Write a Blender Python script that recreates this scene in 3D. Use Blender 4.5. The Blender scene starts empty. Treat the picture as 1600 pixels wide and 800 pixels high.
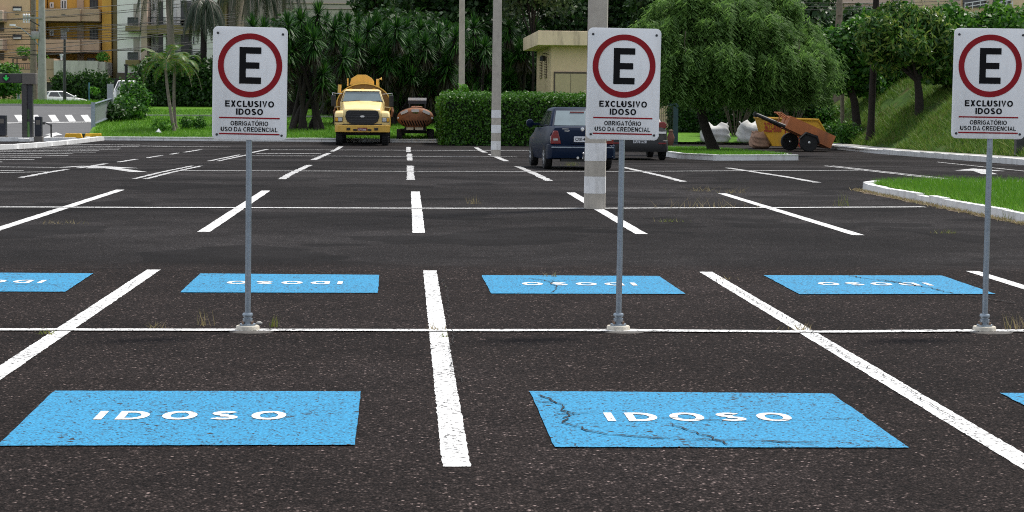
import bpy, math, random
import numpy as np
from mathutils import Vector, Matrix

random.seed(7)
rng = np.random.default_rng(7)
SC = bpy.context.scene
COL = SC.collection
R = math.radians

# ------------------------------------------------------------------ camera
H = 1.62                                   # eye height
F = 3200.0                                 # focal length in pixels of a 1600 px wide frame
_yv = np.array([637.0 - 800, 152.0 - 400, F]); _yv /= np.linalg.norm(_yv)
_r = 0.0085
_u = np.array([_r, -1.0, -(_r * (637 - 800) - (152 - 400)) / F]); _u /= np.linalg.norm(_u)
_xv = np.cross(_yv, _u)
CM = np.array([_xv, _yv, _u])              # world = CM @ (right, down, forward)
cam_d = bpy.data.cameras.new('camera')
cam = bpy.data.objects.new('camera', cam_d); COL.objects.link(cam)
cam_d.sensor_width = 36; cam_d.sensor_fit = 'HORIZONTAL'; cam_d.lens = 36 * F / 1600
cam_d.clip_start = 0.1; cam_d.clip_end = 4000
cam_d.dof.use_dof = True; cam_d.dof.focus_distance = 17.0; cam_d.dof.aperture_fstop = 13
mw = Matrix.Identity(4)
for i in range(3):
    mw[i][0] = CM[i][0]; mw[i][1] = -CM[i][1]; mw[i][2] = -CM[i][2]
mw[2][3] = H
cam.matrix_world = mw
SC.camera = cam

# ------------------------------------------------------------------ world, sun, exposure
SUN = Vector((0.62, 0.55, 1.6)).normalized()
el = math.asin(SUN.z); rot = math.atan2(SUN.x, SUN.y)
W = bpy.data.worlds.new('World'); SC.world = W; W.use_nodes = True
nt = W.node_tree; N = nt.nodes; Lk = nt.links
bg = N['Background']
sky = N.new('ShaderNodeTexSky'); sky.sky_type = 'NISHITA'; sky.sun_disc = False
sky.sun_elevation = el; sky.sun_rotation = rot
sky.air_density = 1.0; sky.dust_density = 2.0; sky.ozone_density = 1.0
tc = N.new('ShaderNodeTexCoord')
cl = N.new('ShaderNodeTexNoise'); cl.inputs['Scale'].default_value = 2.2; cl.inputs['Detail'].default_value = 6
cr = N.new('ShaderNodeValToRGB'); cr.color_ramp.elements[0].position = .34; cr.color_ramp.elements[1].position = .62
mx = N.new('ShaderNodeMix'); mx.data_type = 'RGBA'
mx.inputs[7].default_value = (7.2, 7.5, 8.0, 1)       # sunlit cloud
Lk.new(tc.outputs['Generated'], cl.inputs['Vector']); Lk.new(cl.outputs['Fac'], cr.inputs[0])
Lk.new(cr.outputs['Color'], mx.inputs[0]); Lk.new(sky.outputs[0], mx.inputs[6]); Lk.new(mx.outputs[2], bg.inputs[0])
bg.inputs[1].default_value = 0.1
sun_d = bpy.data.lights.new('sun', 'SUN'); sun = bpy.data.objects.new('sun', sun_d); COL.objects.link(sun)
sun_d.energy = 3.0; sun_d.angle = R(8); sun_d.color = (1, .95, .87)
sun.rotation_euler = (-SUN).to_track_quat('-Z', 'Y').to_euler(); sun.location = (0, 0, 40)
SC.view_settings.view_transform = 'Standard'; SC.view_settings.look = 'None'
SC.view_settings.exposure = 0.45; SC.view_settings.gamma = 1.0
SC.render.engine = 'CYCLES'
SC.cycles.use_denoising = False
SC.cycles.filter_width = 1.0
SC.cycles.max_bounces = 5; SC.cycles.diffuse_bounces = 2; SC.cycles.glossy_bounces = 3
SC.cycles.transmission_bounces = 3; SC.cycles.transparent_max_bounces = 6

# ------------------------------------------------------------------ terrain and sight lines
def zlot(Y): return -float(np.interp(Y, [38, 44, 78, 86], [0, .03, .39, .42]))
def edge_x(Y): return -14.3 - (Y - 92) * .117
BX = 19.7
def hill(X, Y):
    return min(1.0, max(0, (X - BX) / .8)) * 0.12 * (math.sin(X * 1.3 + Y * .35) + math.sin(Y * .9 - X * .4))
def T(X, Y):
    if X > BX:
        return zlot(Y) + .13 + min(4.2, .66 * (X - BX)) + hill(X, Y)
    if Y < 93: return zlot(Y)
    if X > edge_x(Y):
        return float(np.interp(Y, [93, 93.6, 112, 113, 125, 140, 200], [-.30, -.28, .44, .55, 1.0, 1.2, 1.2]))
    return float(np.interp(Y, [93, 108, 118, 126, 140, 150, 158, 300], [-.42, -.35, -.05, .4, .75, 1.12, .1, .1]))
def ray(px, py): return CM @ np.array([px - 800.0, py - 400.0, F])
def G(px, py, z=0.0):
    """point of the ground (raised by z) along one line of sight"""
    d = ray(px, py); d = d / d[1]
    lo = 3.0
    Y = lo
    while Y < 400:
        Y2 = Y + .5
        if H + d[2] * Y2 < T(d[0] * Y2, Y2) + z: break
        Y = Y2
    a, b = Y, Y + .5
    for _ in range(24):
        m = (a + b) / 2
        if H + d[2] * m < T(d[0] * m, m) + z: b = m
        else: a = m
    return Vector((d[0] * a, a, H + d[2] * a))
def P(px, py, Y):
    d = ray(px, py); d = d / d[1]
    return Vector((d[0] * Y, Y, H + d[2] * Y))

# ------------------------------------------------------------------ mesh helpers
class MB:
    def __init__(s): s.v = []; s.f = []
    def add(s, vs, fs):
        o = len(s.v); s.v += [tuple(v) for v in vs]; s.f += [tuple(i + o for i in q) for q in fs]; return s
    def box(s, x0, x1, y0, y1, z0, z1, mtx=None):
        vs = [Vector((x, y, z)) for z in (z0, z1) for y in (y0, y1) for x in (x0, x1)]
        if mtx is not None: vs = [mtx @ v for v in vs]
        return s.add(vs, [(0, 2, 3, 1), (4, 5, 7, 6), (0, 1, 5, 4), (1, 3, 7, 5), (3, 2, 6, 7), (2, 0, 4, 6)])
    def loft(s, rings, caps=True, closed=True):
        n = len(rings[0]); vs = [p for r in rings for p in r]; fs = []
        for i in range(len(rings) - 1):
            for j in range(n if closed else n - 1):
                k = (j + 1) % n
                fs.append((i * n + j, i * n + k, (i + 1) * n + k, (i + 1) * n + j))
        if caps:
            fs.append(tuple(range(n - 1, -1, -1))); b = (len(rings) - 1) * n; fs.append(tuple(range(b, b + n)))
        return s.add(vs, fs)
    def tube(s, pts, rad, n=8, caps=True):
        pts = [Vector(p) for p in pts]; rings = []
        for i, p in enumerate(pts):
            t = (pts[min(i + 1, len(pts) - 1)] - pts[max(i - 1, 0)]).normalized()
            a = t.cross(Vector((0, 0, 1)) if abs(t.z) < .9 else Vector((1, 0, 0))).normalized(); b = t.cross(a)
            r = rad[i] if hasattr(rad, '__len__') else rad
            rings.append([p + (a * math.cos(2 * math.pi * k / n) + b * math.sin(2 * math.pi * k / n)) * r for k in range(n)])
        return s.loft(rings, caps)
    def lathe(s, prof, c=(0, 0, 0), n=20, axis='z', caps=True):
        rings = []
        for r, h in prof:
            ring = []
            for k in range(n):
                a = 2 * math.pi * k / n; u, v = r * math.cos(a), r * math.sin(a)
                ring.append({'z': (c[0] + u, c[1] + v, c[2] + h), 'x': (c[0] + h, c[1] + u, c[2] + v), 'y': (c[0] + u, c[1] + h, c[2] + v)}[axis])
            rings.append(ring)
        return s.loft(rings, caps)
    def prism(s, poly, a, b, axis='y'):
        def q(p, h): return {'y': (p[0], h, p[1]), 'x': (h, p[0], p[1]), 'z': (p[0], p[1], h)}[axis]
        return s.loft([[q(p, a) for p in poly], [q(p, b) for p in poly]])
    def build(s, name, mat, parent=None, bevel=0, smooth=None, seg=2):
        me = bpy.data.meshes.new(name); me.from_pydata(s.v, [], s.f); me.update()
        import bmesh
        bm = bmesh.new(); bm.from_mesh(me); bmesh.ops.recalc_face_normals(bm, faces=bm.faces); bm.to_mesh(me); bm.free()
        return finish(me, name, mat, parent, bevel, smooth, seg)

def finish(me, name, mat, parent=None, bevel=0, smooth=None, seg=2):
    o = bpy.data.objects.new(name, me); COL.objects.link(o)
    if mat: me.materials.append(mat)
    if parent: o.parent = parent
    if smooth is not None:
        me.polygons.foreach_set('use_smooth', [True] * len(me.polygons))
        if smooth < 180: me.set_sharp_from_angle(angle=R(smooth))
    if bevel:
        b = o.modifiers.new('bevel', 'BEVEL'); b.width = bevel; b.segments = seg; b.limit_method = 'ANGLE'; b.angle_limit = R(35)
        b.harden_normals = False
    return o

def np_mesh(name, V, Fc, mat, parent=None):
    """V (n,3), Fc (m,k) faces of equal size"""
    me = bpy.data.meshes.new(name); m, k = Fc.shape
    me.vertices.add(len(V)); me.vertices.foreach_set('co', np.ascontiguousarray(V, dtype=np.float32).ravel())
    me.loops.add(m * k); me.loops.foreach_set('vertex_index', np.ascontiguousarray(Fc, dtype=np.int32).ravel())
    me.polygons.add(m); me.polygons.foreach_set('loop_start', np.arange(0, m * k, k, dtype=np.int32))
    me.update(calc_edges=True); me.validate()
    return finish(me, name, mat, parent)

def tag(o, label=None, cat=None, group=None, kind=None):
    if label: o['label'] = label
    if cat: o['category'] = cat
    if group: o['group'] = group
    if kind: o['kind'] = kind
    return o
def thing(name, label, cat, loc=(0, 0, 0), rz=0.0, group=None):
    o = bpy.data.objects.new(name, None); COL.objects.link(o); o.empty_display_size = .2
    o.location = loc; o.rotation_euler = (0, 0, rz)
    return tag(o, label, cat, group)
def copy_tree(o, parent=None):
    c = o.copy(); COL.objects.link(c)
    if parent: c.parent = parent
    for ch in list(o.children): copy_tree(ch, c)
    return c

_txt = {}
def text_shape(s, w, h, bold=.02):
    """verts (x,y) and faces of a lettered line centred on 0,0 and scaled to w x h (h = capital height, accents above)"""
    key = (s, bold)
    if key not in _txt:
        cu = bpy.data.curves.new('t', 'FONT'); cu.body = s; cu.size = 1; cu.offset = bold; cu.resolution_u = 5
        o = bpy.data.objects.new('t', cu); COL.objects.link(o); bpy.context.view_layer.update()
        me = bpy.data.meshes.new_from_object(o.evaluated_get(bpy.context.evaluated_depsgraph_get()))
        v = [(p.co.x, p.co.y) for p in me.vertices]; f = [tuple(p.vertices) for p in me.polygons]
        bpy.data.objects.remove(o); bpy.data.curves.remove(cu); bpy.data.meshes.remove(me); _txt[key] = (v, f)
    v, f = _txt[key]
    x0 = min(p[0] for p in v); x1 = max(p[0] for p in v)
    cap = 0.70 + 2 * bold
    return [((p[0] - (x0 + x1) / 2) / (x1 - x0) * w, ((p[1] + bold) / cap - .5) * h) for p in v], f
def wall_text(mb, s, w, h, x, y, z, bold=.02, sx=1):
    v, f = text_shape(s, w, h, bold); mb.add([(x + sx * p[0], y, z + p[1]) for p in v], f)

def _arc(cx, cy, rx, ry, a0, a1, n=16, e=1.0):
    o = []
    for i in range(n + 1):
        a = R(a0 + (a1 - a0) * i / n); c, s_ = math.cos(a), math.sin(a)
        o.append((cx + rx * math.copysign(abs(c) ** e, c), cy + ry * math.copysign(abs(s_) ** e, s_)))
    return o
def glyph(ch, t):
    """strokes (polyline, closed) of one capital, cap height 1, and its advance width"""
    h = t / 2; O = _arc(.40, .5, .40 - h, .5 - h, 90, 450, 36, .92)[:-1]
    if ch == 'I': return [([(h, 0), (h, 1)], 0)], t
    if ch == 'E': return [([(h, 0), (h, 1)], 0), ([(t, 1 - h), (.62, 1 - h)], 0), ([(t, .52), (.57, .52)], 0), ([(t, h), (.64, h)], 0)], .64
    if ch == 'L': return [([(h, 0), (h, 1)], 0), ([(t, h), (.58, h)], 0)], .58
    if ch == 'T': return [([(0, 1 - h), (.64, 1 - h)], 0), ([(.32, 0), (.32, 1 - t)], 0)], .64
    if ch == 'X': return [([(h * 1.2, 0), (.68 - h * 1.2, 1)], 0), ([(.68 - h * 1.2, 0), (h * 1.2, 1)], 0)], .68
    if ch == 'V': return [([(h * 1.1, 1), (.35, h * .6), (.70 - h * 1.1, 1)], 0)], .70
    if ch == 'A': return [([(h * 1.1, 0), (.36, 1 - h * .6), (.72 - h * 1.1, 0)], 0), ([(.2, .30), (.52, .30)], 0)], .72
    if ch == 'N': return [([(h, 0), (h, 1)], 0), ([(.68 - h, 0), (.68 - h, 1)], 0), ([(h * 1.3, 1 - h * .4), (.68 - h * 1.3, h * .4)], 0)], .68
    if ch == 'U': return [([(h, 1), (h, .36)] + _arc(.34, .36, .34 - h, .36 - h, 180, 360) + [(.68 - h, 1)], 0)], .68
    if ch == 'C': return [(_arc(.39, .5, .39 - h, .5 - h, 42, 318, 28), 0)], .72
    if ch == 'G': return [(_arc(.40, .5, .40 - h, .5 - h, 42, 326, 28), 0), ([(.42, .46), (.76 - h * .2, .46)], 0), ([(.76 - h, .46 - h), (.76 - h, .14)], 0)], .76
    if ch == 'D': return [([(h, h), (h, 1 - h), (.30, 1 - h)] + _arc(.30, .5, .42 - h, .5 - h, 84, -84, 20) + [(.30, h)], 1)], .72
    if ch == 'O': return [(O, 1)], .80
    if ch == 'S': return [(_arc(.33, .735, .30 - h, .265 - h, 25, 268, 18) + _arc(.33, .268, .33 - h, .268 - h, 88, -155, 18), 0)], .66
    if ch == 'R': return [([(h, 0), (h, 1)], 0), ([(t, 1 - h), (.40, 1 - h)] + _arc(.42, .72, .24 - h, .28 - h, 84, -84, 14) + [(t, .44 + h)], 0), ([(.38, .44), (.64 - h * .4, 0)], 0)], .70
    if ch == 'B': return [([(h, 0), (h, 1)], 0), ([(t, 1 - h), (.38, 1 - h)] + _arc(.40, .745, .22 - h, .255 - h, 84, -84, 12) + [(t, .49 + h * .2)], 0), ([(.40, .49 + h * .2)] + _arc(.42, .27, .26 - h, .27 - h, 60, -84, 12) + [(t, h)], 0)], .68
    return [], .30
def stroke_text(txt, w, hgt, t=.19, gap=.13, space=.30):
    vs, fs = [], []; x = 0
    for ch in txt:
        if ch == ' ': x += space; continue
        acc = ch == 'Ó'; st, adv = glyph('O' if acc else ch, t)
        if acc: st = st + [([(.36, 1.08), (.50, 1.25)], 0)]
        for pts, closed in st:
            n = len(pts); o = len(vs)
            for i in range(n):
                p = Vector(pts[i]); a = Vector(pts[i - 1]) if (i or closed) else None; b = Vector(pts[(i + 1) % n]) if (i < n - 1 or closed) else None
                d1 = (p - a).normalized() if a is not None else None; d2 = (b - p).normalized() if b is not None else None
                d1 = d1 or d2; d2 = d2 or d1
                n1 = Vector((-d1.y, d1.x)); n2 = Vector((-d2.y, d2.x)); m = (n1 + n2); m = m / max(.35, m.length_squared / 2) if m.length > 1e-4 else n1
                vs.append((x + p.x + m.x * t / 2, p.y + m.y * t / 2)); vs.append((x + p.x - m.x * t / 2, p.y - m.y * t / 2))
            for i in range(n if closed else n - 1):
                k = (i + 1) % n; fs.append((o + 2 * i, o + 2 * i + 1, o + 2 * k + 1, o + 2 * k))
        x += adv + gap
    x -= gap
    return [((p[0] / x - .5) * w, (p[1] - .5) * hgt) for p in vs], fs

# ------------------------------------------------------------------ materials
def new_mat(name):
    m = bpy.data.materials.new(name); m.use_nodes = True
    return m, m.node_tree.nodes, m.node_tree.links, m.node_tree.nodes['Principled BSDF']
def noise(N, L, scale, detail=4, rough=.6, vec=None):
    n = N.new('ShaderNodeTexNoise'); n.inputs['Scale'].default_value = scale; n.inputs['Detail'].default_value = detail
    n.inputs['Roughness'].default_value = rough
    if vec is not None: L.new(vec, n.inputs['Vector'])
    return n
def ramp(N, L, src, stops):
    r = N.new('ShaderNodeValToRGB'); e = r.color_ramp.elements
    while len(e) < len(stops): e.new(.5)
    for i, (p, c) in enumerate(stops):
        e[i].position = p; e[i].color = (c, c, c, 1) if not hasattr(c, '__len__') else (*c, 1)
    L.new(src, r.inputs[0]); return r
def pos(N): return N.new('ShaderNodeNewGeometry').outputs['Position']
def objc(N): return N.new('ShaderNodeTexCoord').outputs['Object']
def pm(name, base, rough=.6, var=.15, scale=6, bump=0.0, metal=0.0, spec=.5, coat=0, dirt=None, dirt_amt=.5):
    m, N, L, b = new_mat(name); v = objc(N)
    n = noise(N, L, scale, 5, .65, v)
    c0 = tuple(c * (1 - var) for c in base); c1 = tuple(min(1, c * (1 + var)) for c in base)
    rp = ramp(N, L, n.outputs['Fac'], [(.3, c0), (.7, c1)])
    out = rp.outputs[0]
    if dirt:
        mp = N.new('ShaderNodeMapping'); mp.inputs['Scale'].default_value = (1, 1, .18); L.new(v, mp.inputs[0])
        n2 = noise(N, L, scale * .7, 6, .7, mp.outputs[0])
        r2 = ramp(N, L, n2.outputs['Fac'], [(.48, 0.0), (.72, dirt_amt)])
        mx = N.new('ShaderNodeMix'); mx.data_type = 'RGBA'; L.new(r2.outputs[0], mx.inputs[0]); L.new(out, mx.inputs[6])
        mx.inputs[7].default_value = (*dirt, 1); out = mx.outputs[2]
    L.new(out, b.inputs['Base Color'])
    b.inputs['Roughness'].default_value = rough; b.inputs['Metallic'].default_value = metal
    b.inputs['Specular IOR Level'].default_value = spec; b.inputs['Coat Weight'].default_value = coat
    b.inputs['Coat Roughness'].default_value = .05
    if bump:
        bp = N.new('ShaderNodeBump'); bp.inputs['Strength'].default_value = bump; bp.inputs['Distance'].default_value = .02
        n3 = noise(N, L, scale * 6, 4, .6, v); L.new(n3.outputs['Fac'], bp.inputs['Height']); L.new(bp.outputs[0], b.inputs['Normal'])
    return m
def leafm(name, cols, transl=.3, rough=.45, spec=.35):
    m, N, L, b = new_mat(name)
    g = N.new('ShaderNodeNewGeometry')
    n = len(cols)
    rp = ramp(N, L, g.outputs['Random Per Island'], [((i + .0) / (n - 1) if n > 1 else 0, c) for i, c in enumerate(cols)])
    L.new(rp.outputs[0], b.inputs['Base Color']); b.inputs['Roughness'].default_value = rough
    b.inputs['Specular IOR Level'].default_value = spec
    tr = N.new('ShaderNodeBsdfTranslucent'); L.new(rp.outputs[0], tr.inputs[0])
    ms = N.new('ShaderNodeMixShader'); ms.inputs[0].default_value = transl
    L.new(b.outputs[0], ms.inputs[1]); L.new(tr.outputs[0], ms.inputs[2]); L.new(ms.outputs[0], N['Material Output'].inputs[0])
    return m

def asphalt_nodes(N, L, v, base=(.0305, .0232, .0212)):
    """colour and height of a coarse old asphalt with pale stones; the lanes beyond the first bays carry a finer, darker coat"""
    def mul(a, b):
        m = N.new('ShaderNodeMix'); m.data_type = 'RGBA'; m.blend_type = 'MULTIPLY'; m.inputs[0].default_value = 1
        m.clamp_result = False
        L.new(a, m.inputs[6]); L.new(b, m.inputs[7]); return m.outputs[2]
    def mix(f, a, b):
        m = N.new('ShaderNodeMix'); m.data_type = 'RGBA'; L.new(f, m.inputs[0]); L.new(a, m.inputs[6]); L.new(b, m.inputs[7]); return m.outputs[2]
    big = noise(N, L, .16, 6, .62, v); mid = noise(N, L, 1.7, 5, .65, v); fine = noise(N, L, 70, 3, .7, v)
    sp = N.new('ShaderNodeSeparateXYZ'); L.new(v, sp.inputs[0])
    ed = N.new('ShaderNodeMath'); ed.operation = 'MULTIPLY_ADD'; ed.inputs[1].default_value = 1.6; L.new(mid.outputs['Fac'], ed.inputs[0]); L.new(sp.outputs[1], ed.inputs[2])
    sc_ = N.new('ShaderNodeMath'); sc_.operation = 'MULTIPLY'; sc_.inputs[1].default_value = .01; L.new(ed.outputs[0], sc_.inputs[0])
    far = ramp(N, L, sc_.outputs[0], [(.201, 0.0), (.209, 1.0)])
    pt = noise(N, L, .33, 3, .5, v); patch = ramp(N, L, pt.outputs['Fac'], [(.55, 0.0), (.562, 1.0)])
    b1 = ramp(N, L, big.outputs['Fac'], [(.40, tuple(c * .78 for c in base)), (.5, tuple(c * 1.05 for c in base)), (.62, (base[0] * 1.35, base[1] * 1.38, base[2] * 1.42))])
    b2 = ramp(N, L, big.outputs['Fac'], [(.38, (.0100, .0087, .0085)), (.5, (.0155, .0136, .0134)), (.62, (.0260, .0235, .0235))])
    vo = N.new('ShaderNodeTexVoronoi'); vo.inputs['Scale'].default_value = 78; L.new(v, vo.inputs['Vector'])
    sep = N.new('ShaderNodeSeparateColor'); L.new(vo.outputs['Color'], sep.inputs[0])
    stone = ramp(N, L, sep.outputs[0], [(.0, .12), (.18, .75), (.66, 1.0), (.85, 1.3), (.94, 2.0), (.98, 4.5), (1.0, 9.5)])
    vo2 = N.new('ShaderNodeTexVoronoi'); vo2.inputs['Scale'].default_value = 120; L.new(v, vo2.inputs['Vector'])
    sep2 = N.new('ShaderNodeSeparateColor'); L.new(vo2.outputs['Color'], sep2.inputs[0])
    stone2 = ramp(N, L, sep2.outputs[0], [(.0, .5), (.2, .9), (.8, 1.15), (.95, 2.2), (1.0, 7.0)])
    smooth_ = ramp(N, L, sep2.outputs[0], [(.0, .62), (.9, .78), (1.0, 1.5)])
    dist = ramp(N, L, vo.outputs['Distance'], [(.30, 1.0), (.55, .35)])
    f1 = ramp(N, L, fine.outputs['Fac'], [(.25, .5), (.75, 1.55)])
    m1 = ramp(N, L, mid.outputs['Fac'], [(.3, .78), (.7, 1.25)])
    near_c = mul(mul(b1.outputs[0], stone.outputs[0]), dist.outputs[0])
    far_c = mul(b2.outputs[0], mix(patch.outputs[0], stone2.outputs[0], smooth_.outputs[0]))
    col = mul(mul(mix(far.outputs[0], near_c, far_c), f1.outputs[0]), m1.outputs[0])
    hm = N.new('ShaderNodeMath'); hm.operation = 'MULTIPLY'; L.new(sep.outputs[1], hm.inputs[0]); L.new(dist.outputs[0], hm.inputs[1])
    return col, hm.outputs[0]
def asphalt_mat():
    m, N, L, b = new_mat('old_asphalt'); v = pos(N)
    col, hh = asphalt_nodes(N, L, v)
    L.new(col, b.inputs['Base Color']); b.inputs['Roughness'].default_value = .85; b.inputs['Specular IOR Level'].default_value = .05
    bp = N.new('ShaderNodeBump'); bp.inputs['Strength'].default_value = .7; bp.inputs['Distance'].default_value = .008
    L.new(hh, bp.inputs['Height']); L.new(bp.outputs[0], b.inputs['Normal'])
    return m
def paint_mat(name, col, wear=.60, var=.12, pits=.93):
    m, N, L, b = new_mat(name); v = pos(N)
    acol, hh = asphalt_nodes(N, L, v)
    n1 = noise(N, L, 28, 4, .75, v); n2 = noise(N, L, 1.3, 4, .6, v)
    ad = N.new('ShaderNodeMath'); ad.operation = 'MULTIPLY_ADD'; ad.inputs[1].default_value = .28
    L.new(n2.outputs['Fac'], ad.inputs[0]); L.new(n1.outputs['Fac'], ad.inputs[2])
    msk = ramp(N, L, ad.outputs[0], [(wear + .14, 0.0), (wear + .18, 1.0)])
    n3 = noise(N, L, 90, 2, .6, v)
    pc = ramp(N, L, n3.outputs['Fac'], [(.3, tuple(c * (1 - var) for c in col)), (.65, tuple(min(1, c * (1 + var * .5)) for c in col))])
    vo = N.new('ShaderNodeTexVoronoi'); vo.inputs['Scale'].default_value = 62; L.new(v, vo.inputs['Vector'])
    vd = ramp(N, L, vo.outputs['Distance'], [(.35, 1.0), (.62, .72)])
    m2 = N.new('ShaderNodeMix'); m2.data_type = 'RGBA'; m2.blend_type = 'MULTIPLY'; m2.inputs[0].default_value = 1
    L.new(pc.outputs[0], m2.inputs[6]); L.new(vd.outputs[0], m2.inputs[7])
    v2 = N.new('ShaderNodeTexVoronoi'); v2.inputs['Scale'].default_value = 85; L.new(v, v2.inputs['Vector'])
    s2 = N.new('ShaderNodeSeparateColor'); L.new(v2.outputs['Color'], s2.inputs[0])
    pit = ramp(N, L, s2.outputs[2], [(pits, 0.0), (pits + .03, 1.0)])
    v3 = N.new('ShaderNodeTexVoronoi'); v3.inputs['Scale'].default_value = 16; L.new(v, v3.inputs['Vector'])
    s3 = N.new('ShaderNodeSeparateColor'); L.new(v3.outputs['Color'], s3.inputs[0])
    big = N.new('ShaderNodeMath'); big.operation = 'MULTIPLY'
    b1 = ramp(N, L, s3.outputs[0], [(.955, 0.0), (.96, 1.0)]); b2 = ramp(N, L, v3.outputs['Distance'], [(.22, 1.0), (.30, 0.0)])
    L.new(b1.outputs[0], big.inputs[0]); L.new(b2.outputs[0], big.inputs[1])
    mxa = N.new('ShaderNodeMath'); mxa.operation = 'MAXIMUM'; L.new(msk.outputs[0], mxa.inputs[0]); L.new(pit.outputs[0], mxa.inputs[1])
    mxb = N.new('ShaderNodeMath'); mxb.operation = 'MAXIMUM'; L.new(mxa.outputs[0], mxb.inputs[0]); L.new(big.outputs[0], mxb.inputs[1])
    dk = N.new('ShaderNodeMix'); dk.data_type = 'RGBA'; dk.blend_type = 'MULTIPLY'; dk.inputs[0].default_value = 1; dk.inputs[7].default_value = (.6, .6, .6, 1); L.new(acol, dk.inputs[6])
    mx = N.new('ShaderNodeMix'); mx.data_type = 'RGBA'; L.new(mxb.outputs[0], mx.inputs[0]); L.new(m2.outputs[2], mx.inputs[6]); L.new(dk.outputs[2], mx.inputs[7])
    L.new(mx.outputs[2], b.inputs['Base Color']); b.inputs['Roughness'].default_value = .7; b.inputs['Specular IOR Level'].default_value = .3
    bp = N.new('ShaderNodeBump'); bp.inputs['Strength'].default_value = .35; bp.inputs['Distance'].default_value = .004
    L.new(hh, bp.inputs['Height']); L.new(bp.outputs[0], b.inputs['Normal'])
    return m
def grass_mat(name, a, b_, c, scale=1.2):
    m, N, L, b = new_mat(name); v = pos(N)
    n1 = noise(N, L, scale, 6, .65, v); n2 = noise(N, L, scale * 22, 3, .7, v)
    r1 = ramp(N, L, n1.outputs['Fac'], [(.32, a), (.5, b_), (.7, c)])
    r2 = ramp(N, L, n2.outputs['Fac'], [(.3, .55), (.7, 1.35)])
    mx = N.new('ShaderNodeMix'); mx.data_type = 'RGBA'; mx.blend_type = 'MULTIPLY'; mx.inputs[0].default_value = 1
    L.new(r1.outputs[0], mx.inputs[6]); L.new(r2.outputs[0], mx.inputs[7]); L.new(mx.outputs[2], b.inputs['Base Color'])
    b.inputs['Roughness'].default_value = .85; b.inputs['Specular IOR Level'].default_value = .15
    bp = N.new('ShaderNodeBump'); bp.inputs['Strength'].default_value = .8; bp.inputs['Distance'].default_value = .08
    L.new(n2.outputs['Fac'], bp.inputs['Height']); L.new(bp.outputs[0], b.inputs['Normal'])
    return m

M = {}
M['asphalt'] = asphalt_mat()
M['white_line'] = paint_mat('worn_white_road_paint', (.80, .80, .79), .57, .06, .95)
M['thin_line'] = paint_mat('thin_white_road_paint', (.78, .78, .77), .56, .06, .94)
M['far_line'] = paint_mat('faded_white_road_paint', (.64, .64, .635), .545, .10, .92)
M['blue_paint'] = paint_mat('worn_sky_blue_road_paint', (.022, .285, .535), .60, .28, .905)
M['letter_paint'] = paint_mat('white_letter_paint', (.82, .82, .81), .66, .05, .97)
M['crack'] = pm('crack_gap', (.012, .011, .01), .95, .2, 30)
M['lawn'] = grass_mat('mown_lawn', (.045, .115, .009), (.075, .185, .012), (.11, .24, .02), .35)
M['bank_grass'] = grass_mat('rough_bank_grass', (.030, .07, .01), (.05, .11, .012), (.11, .075, .035), .8)
M['soil'] = pm('bare_soil', (.10, .07, .045), .95, .35, 3, .3)
M['kerb'] = pm('whitewashed_kerb', (.78, .78, .77), .8, .08, 4, .15, dirt=(.3, .27, .23), dirt_amt=.5)
M['concrete'] = pm('grey_concrete', (.36, .35, .33), .85, .15, 3, .2, dirt=(.14, .13, .12), dirt_amt=.5)
M['pole_concrete'] = pm('beige_pole_concrete', (.47, .43, .37), .85, .12, 5, .2, dirt=(.20, .18, .15), dirt_amt=.55)
M['white_band'] = pm('white_pole_paint', (.80, .80, .80), .75, .06, 6, .1, dirt=(.38, .36, .33), dirt_amt=.6)
M['footing'] = pm('whitewashed_footing', (.58, .54, .46), .85, .25, 25, .3, dirt=(.3, .22, .12), dirt_amt=.5)
M['plate'] = pm('white_sign_sheet', (.90, .897, .89), .45, .03, 5, 0, dirt=(.62, .60, .58), dirt_amt=.5)
M['sign_red'] = pm('sign_red_film', (.29, .008, .014), .45, .08, 8, spec=.2)
M['sign_black'] = pm('sign_black_film', (.007, .007, .008), .5, .1, 8, spec=.12)
M['mortar'] = pm('dirty_mortar', (.10, .093, .085), .95, .3, 18, .5)
M['galv'] = pm('galvanised_steel', (.33, .38, .43), .38, .16, 9, .05, .75)
M['steel_dark'] = pm('dark_steel', (.05, .05, .055), .5, .2, 8, 0, .3)
M['rust'] = pm('rusty_bolt_steel', (.20, .13, .09), .8, .3, 40)
M['rubber'] = pm('tyre_rubber', (.016, .016, .017), .85, .2, 12)
M['black_plastic'] = pm('black_plastic', (.014, .014, .015), .55, .2, 10)
M['chrome'] = pm('bright_trim', (.75, .75, .76), .2, .05, 10, 0, .9)
M['rim'] = pm('silver_wheel_cover', (.62, .63, .65), .4, .1, 10, 0, .1)
M['glass'] = pm('tinted_car_glass', (.02, .025, .028), .06, .1, 4, 0, 0, .9)
M['windscreen'] = pm('painted_reflection_glass', (.16, .21, .23), .08, .15, 2, 0, 0, .9)  # pale base colour holds a painted sky reflection
M['blue_car'] = pm('dark_blue_car_paint', (.0035, .011, .032), .45, .1, 4, coat=.05, spec=.1)
M['grey_car'] = pm('grey_car_paint', (.07, .066, .062), .4, .1, 4, coat=.3, metal=.2)
M['white_car'] = pm('white_car_paint', (.78, .78, .78), .3, .04, 4, coat=.6)
M['tail_red'] = pm('red_lamp_lens', (.20, .008, .012), .15, .2, 20, coat=.8)
M['amber'] = pm('amber_lamp_lens', (.75, .38, .02), .2, .1, 20, coat=.5)
M['lamp_clear'] = pm('clear_lamp_lens', (.55, .58, .60), .12, .25, 18, metal=.4, coat=1)
M['plate_grey'] = pm('licence_plate_white', (.66, .67, .70), .5, .06, 30)
M['plate_red'] = pm('licence_plate_red', (.20, .02, .016), .5, .1, 30)
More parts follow.
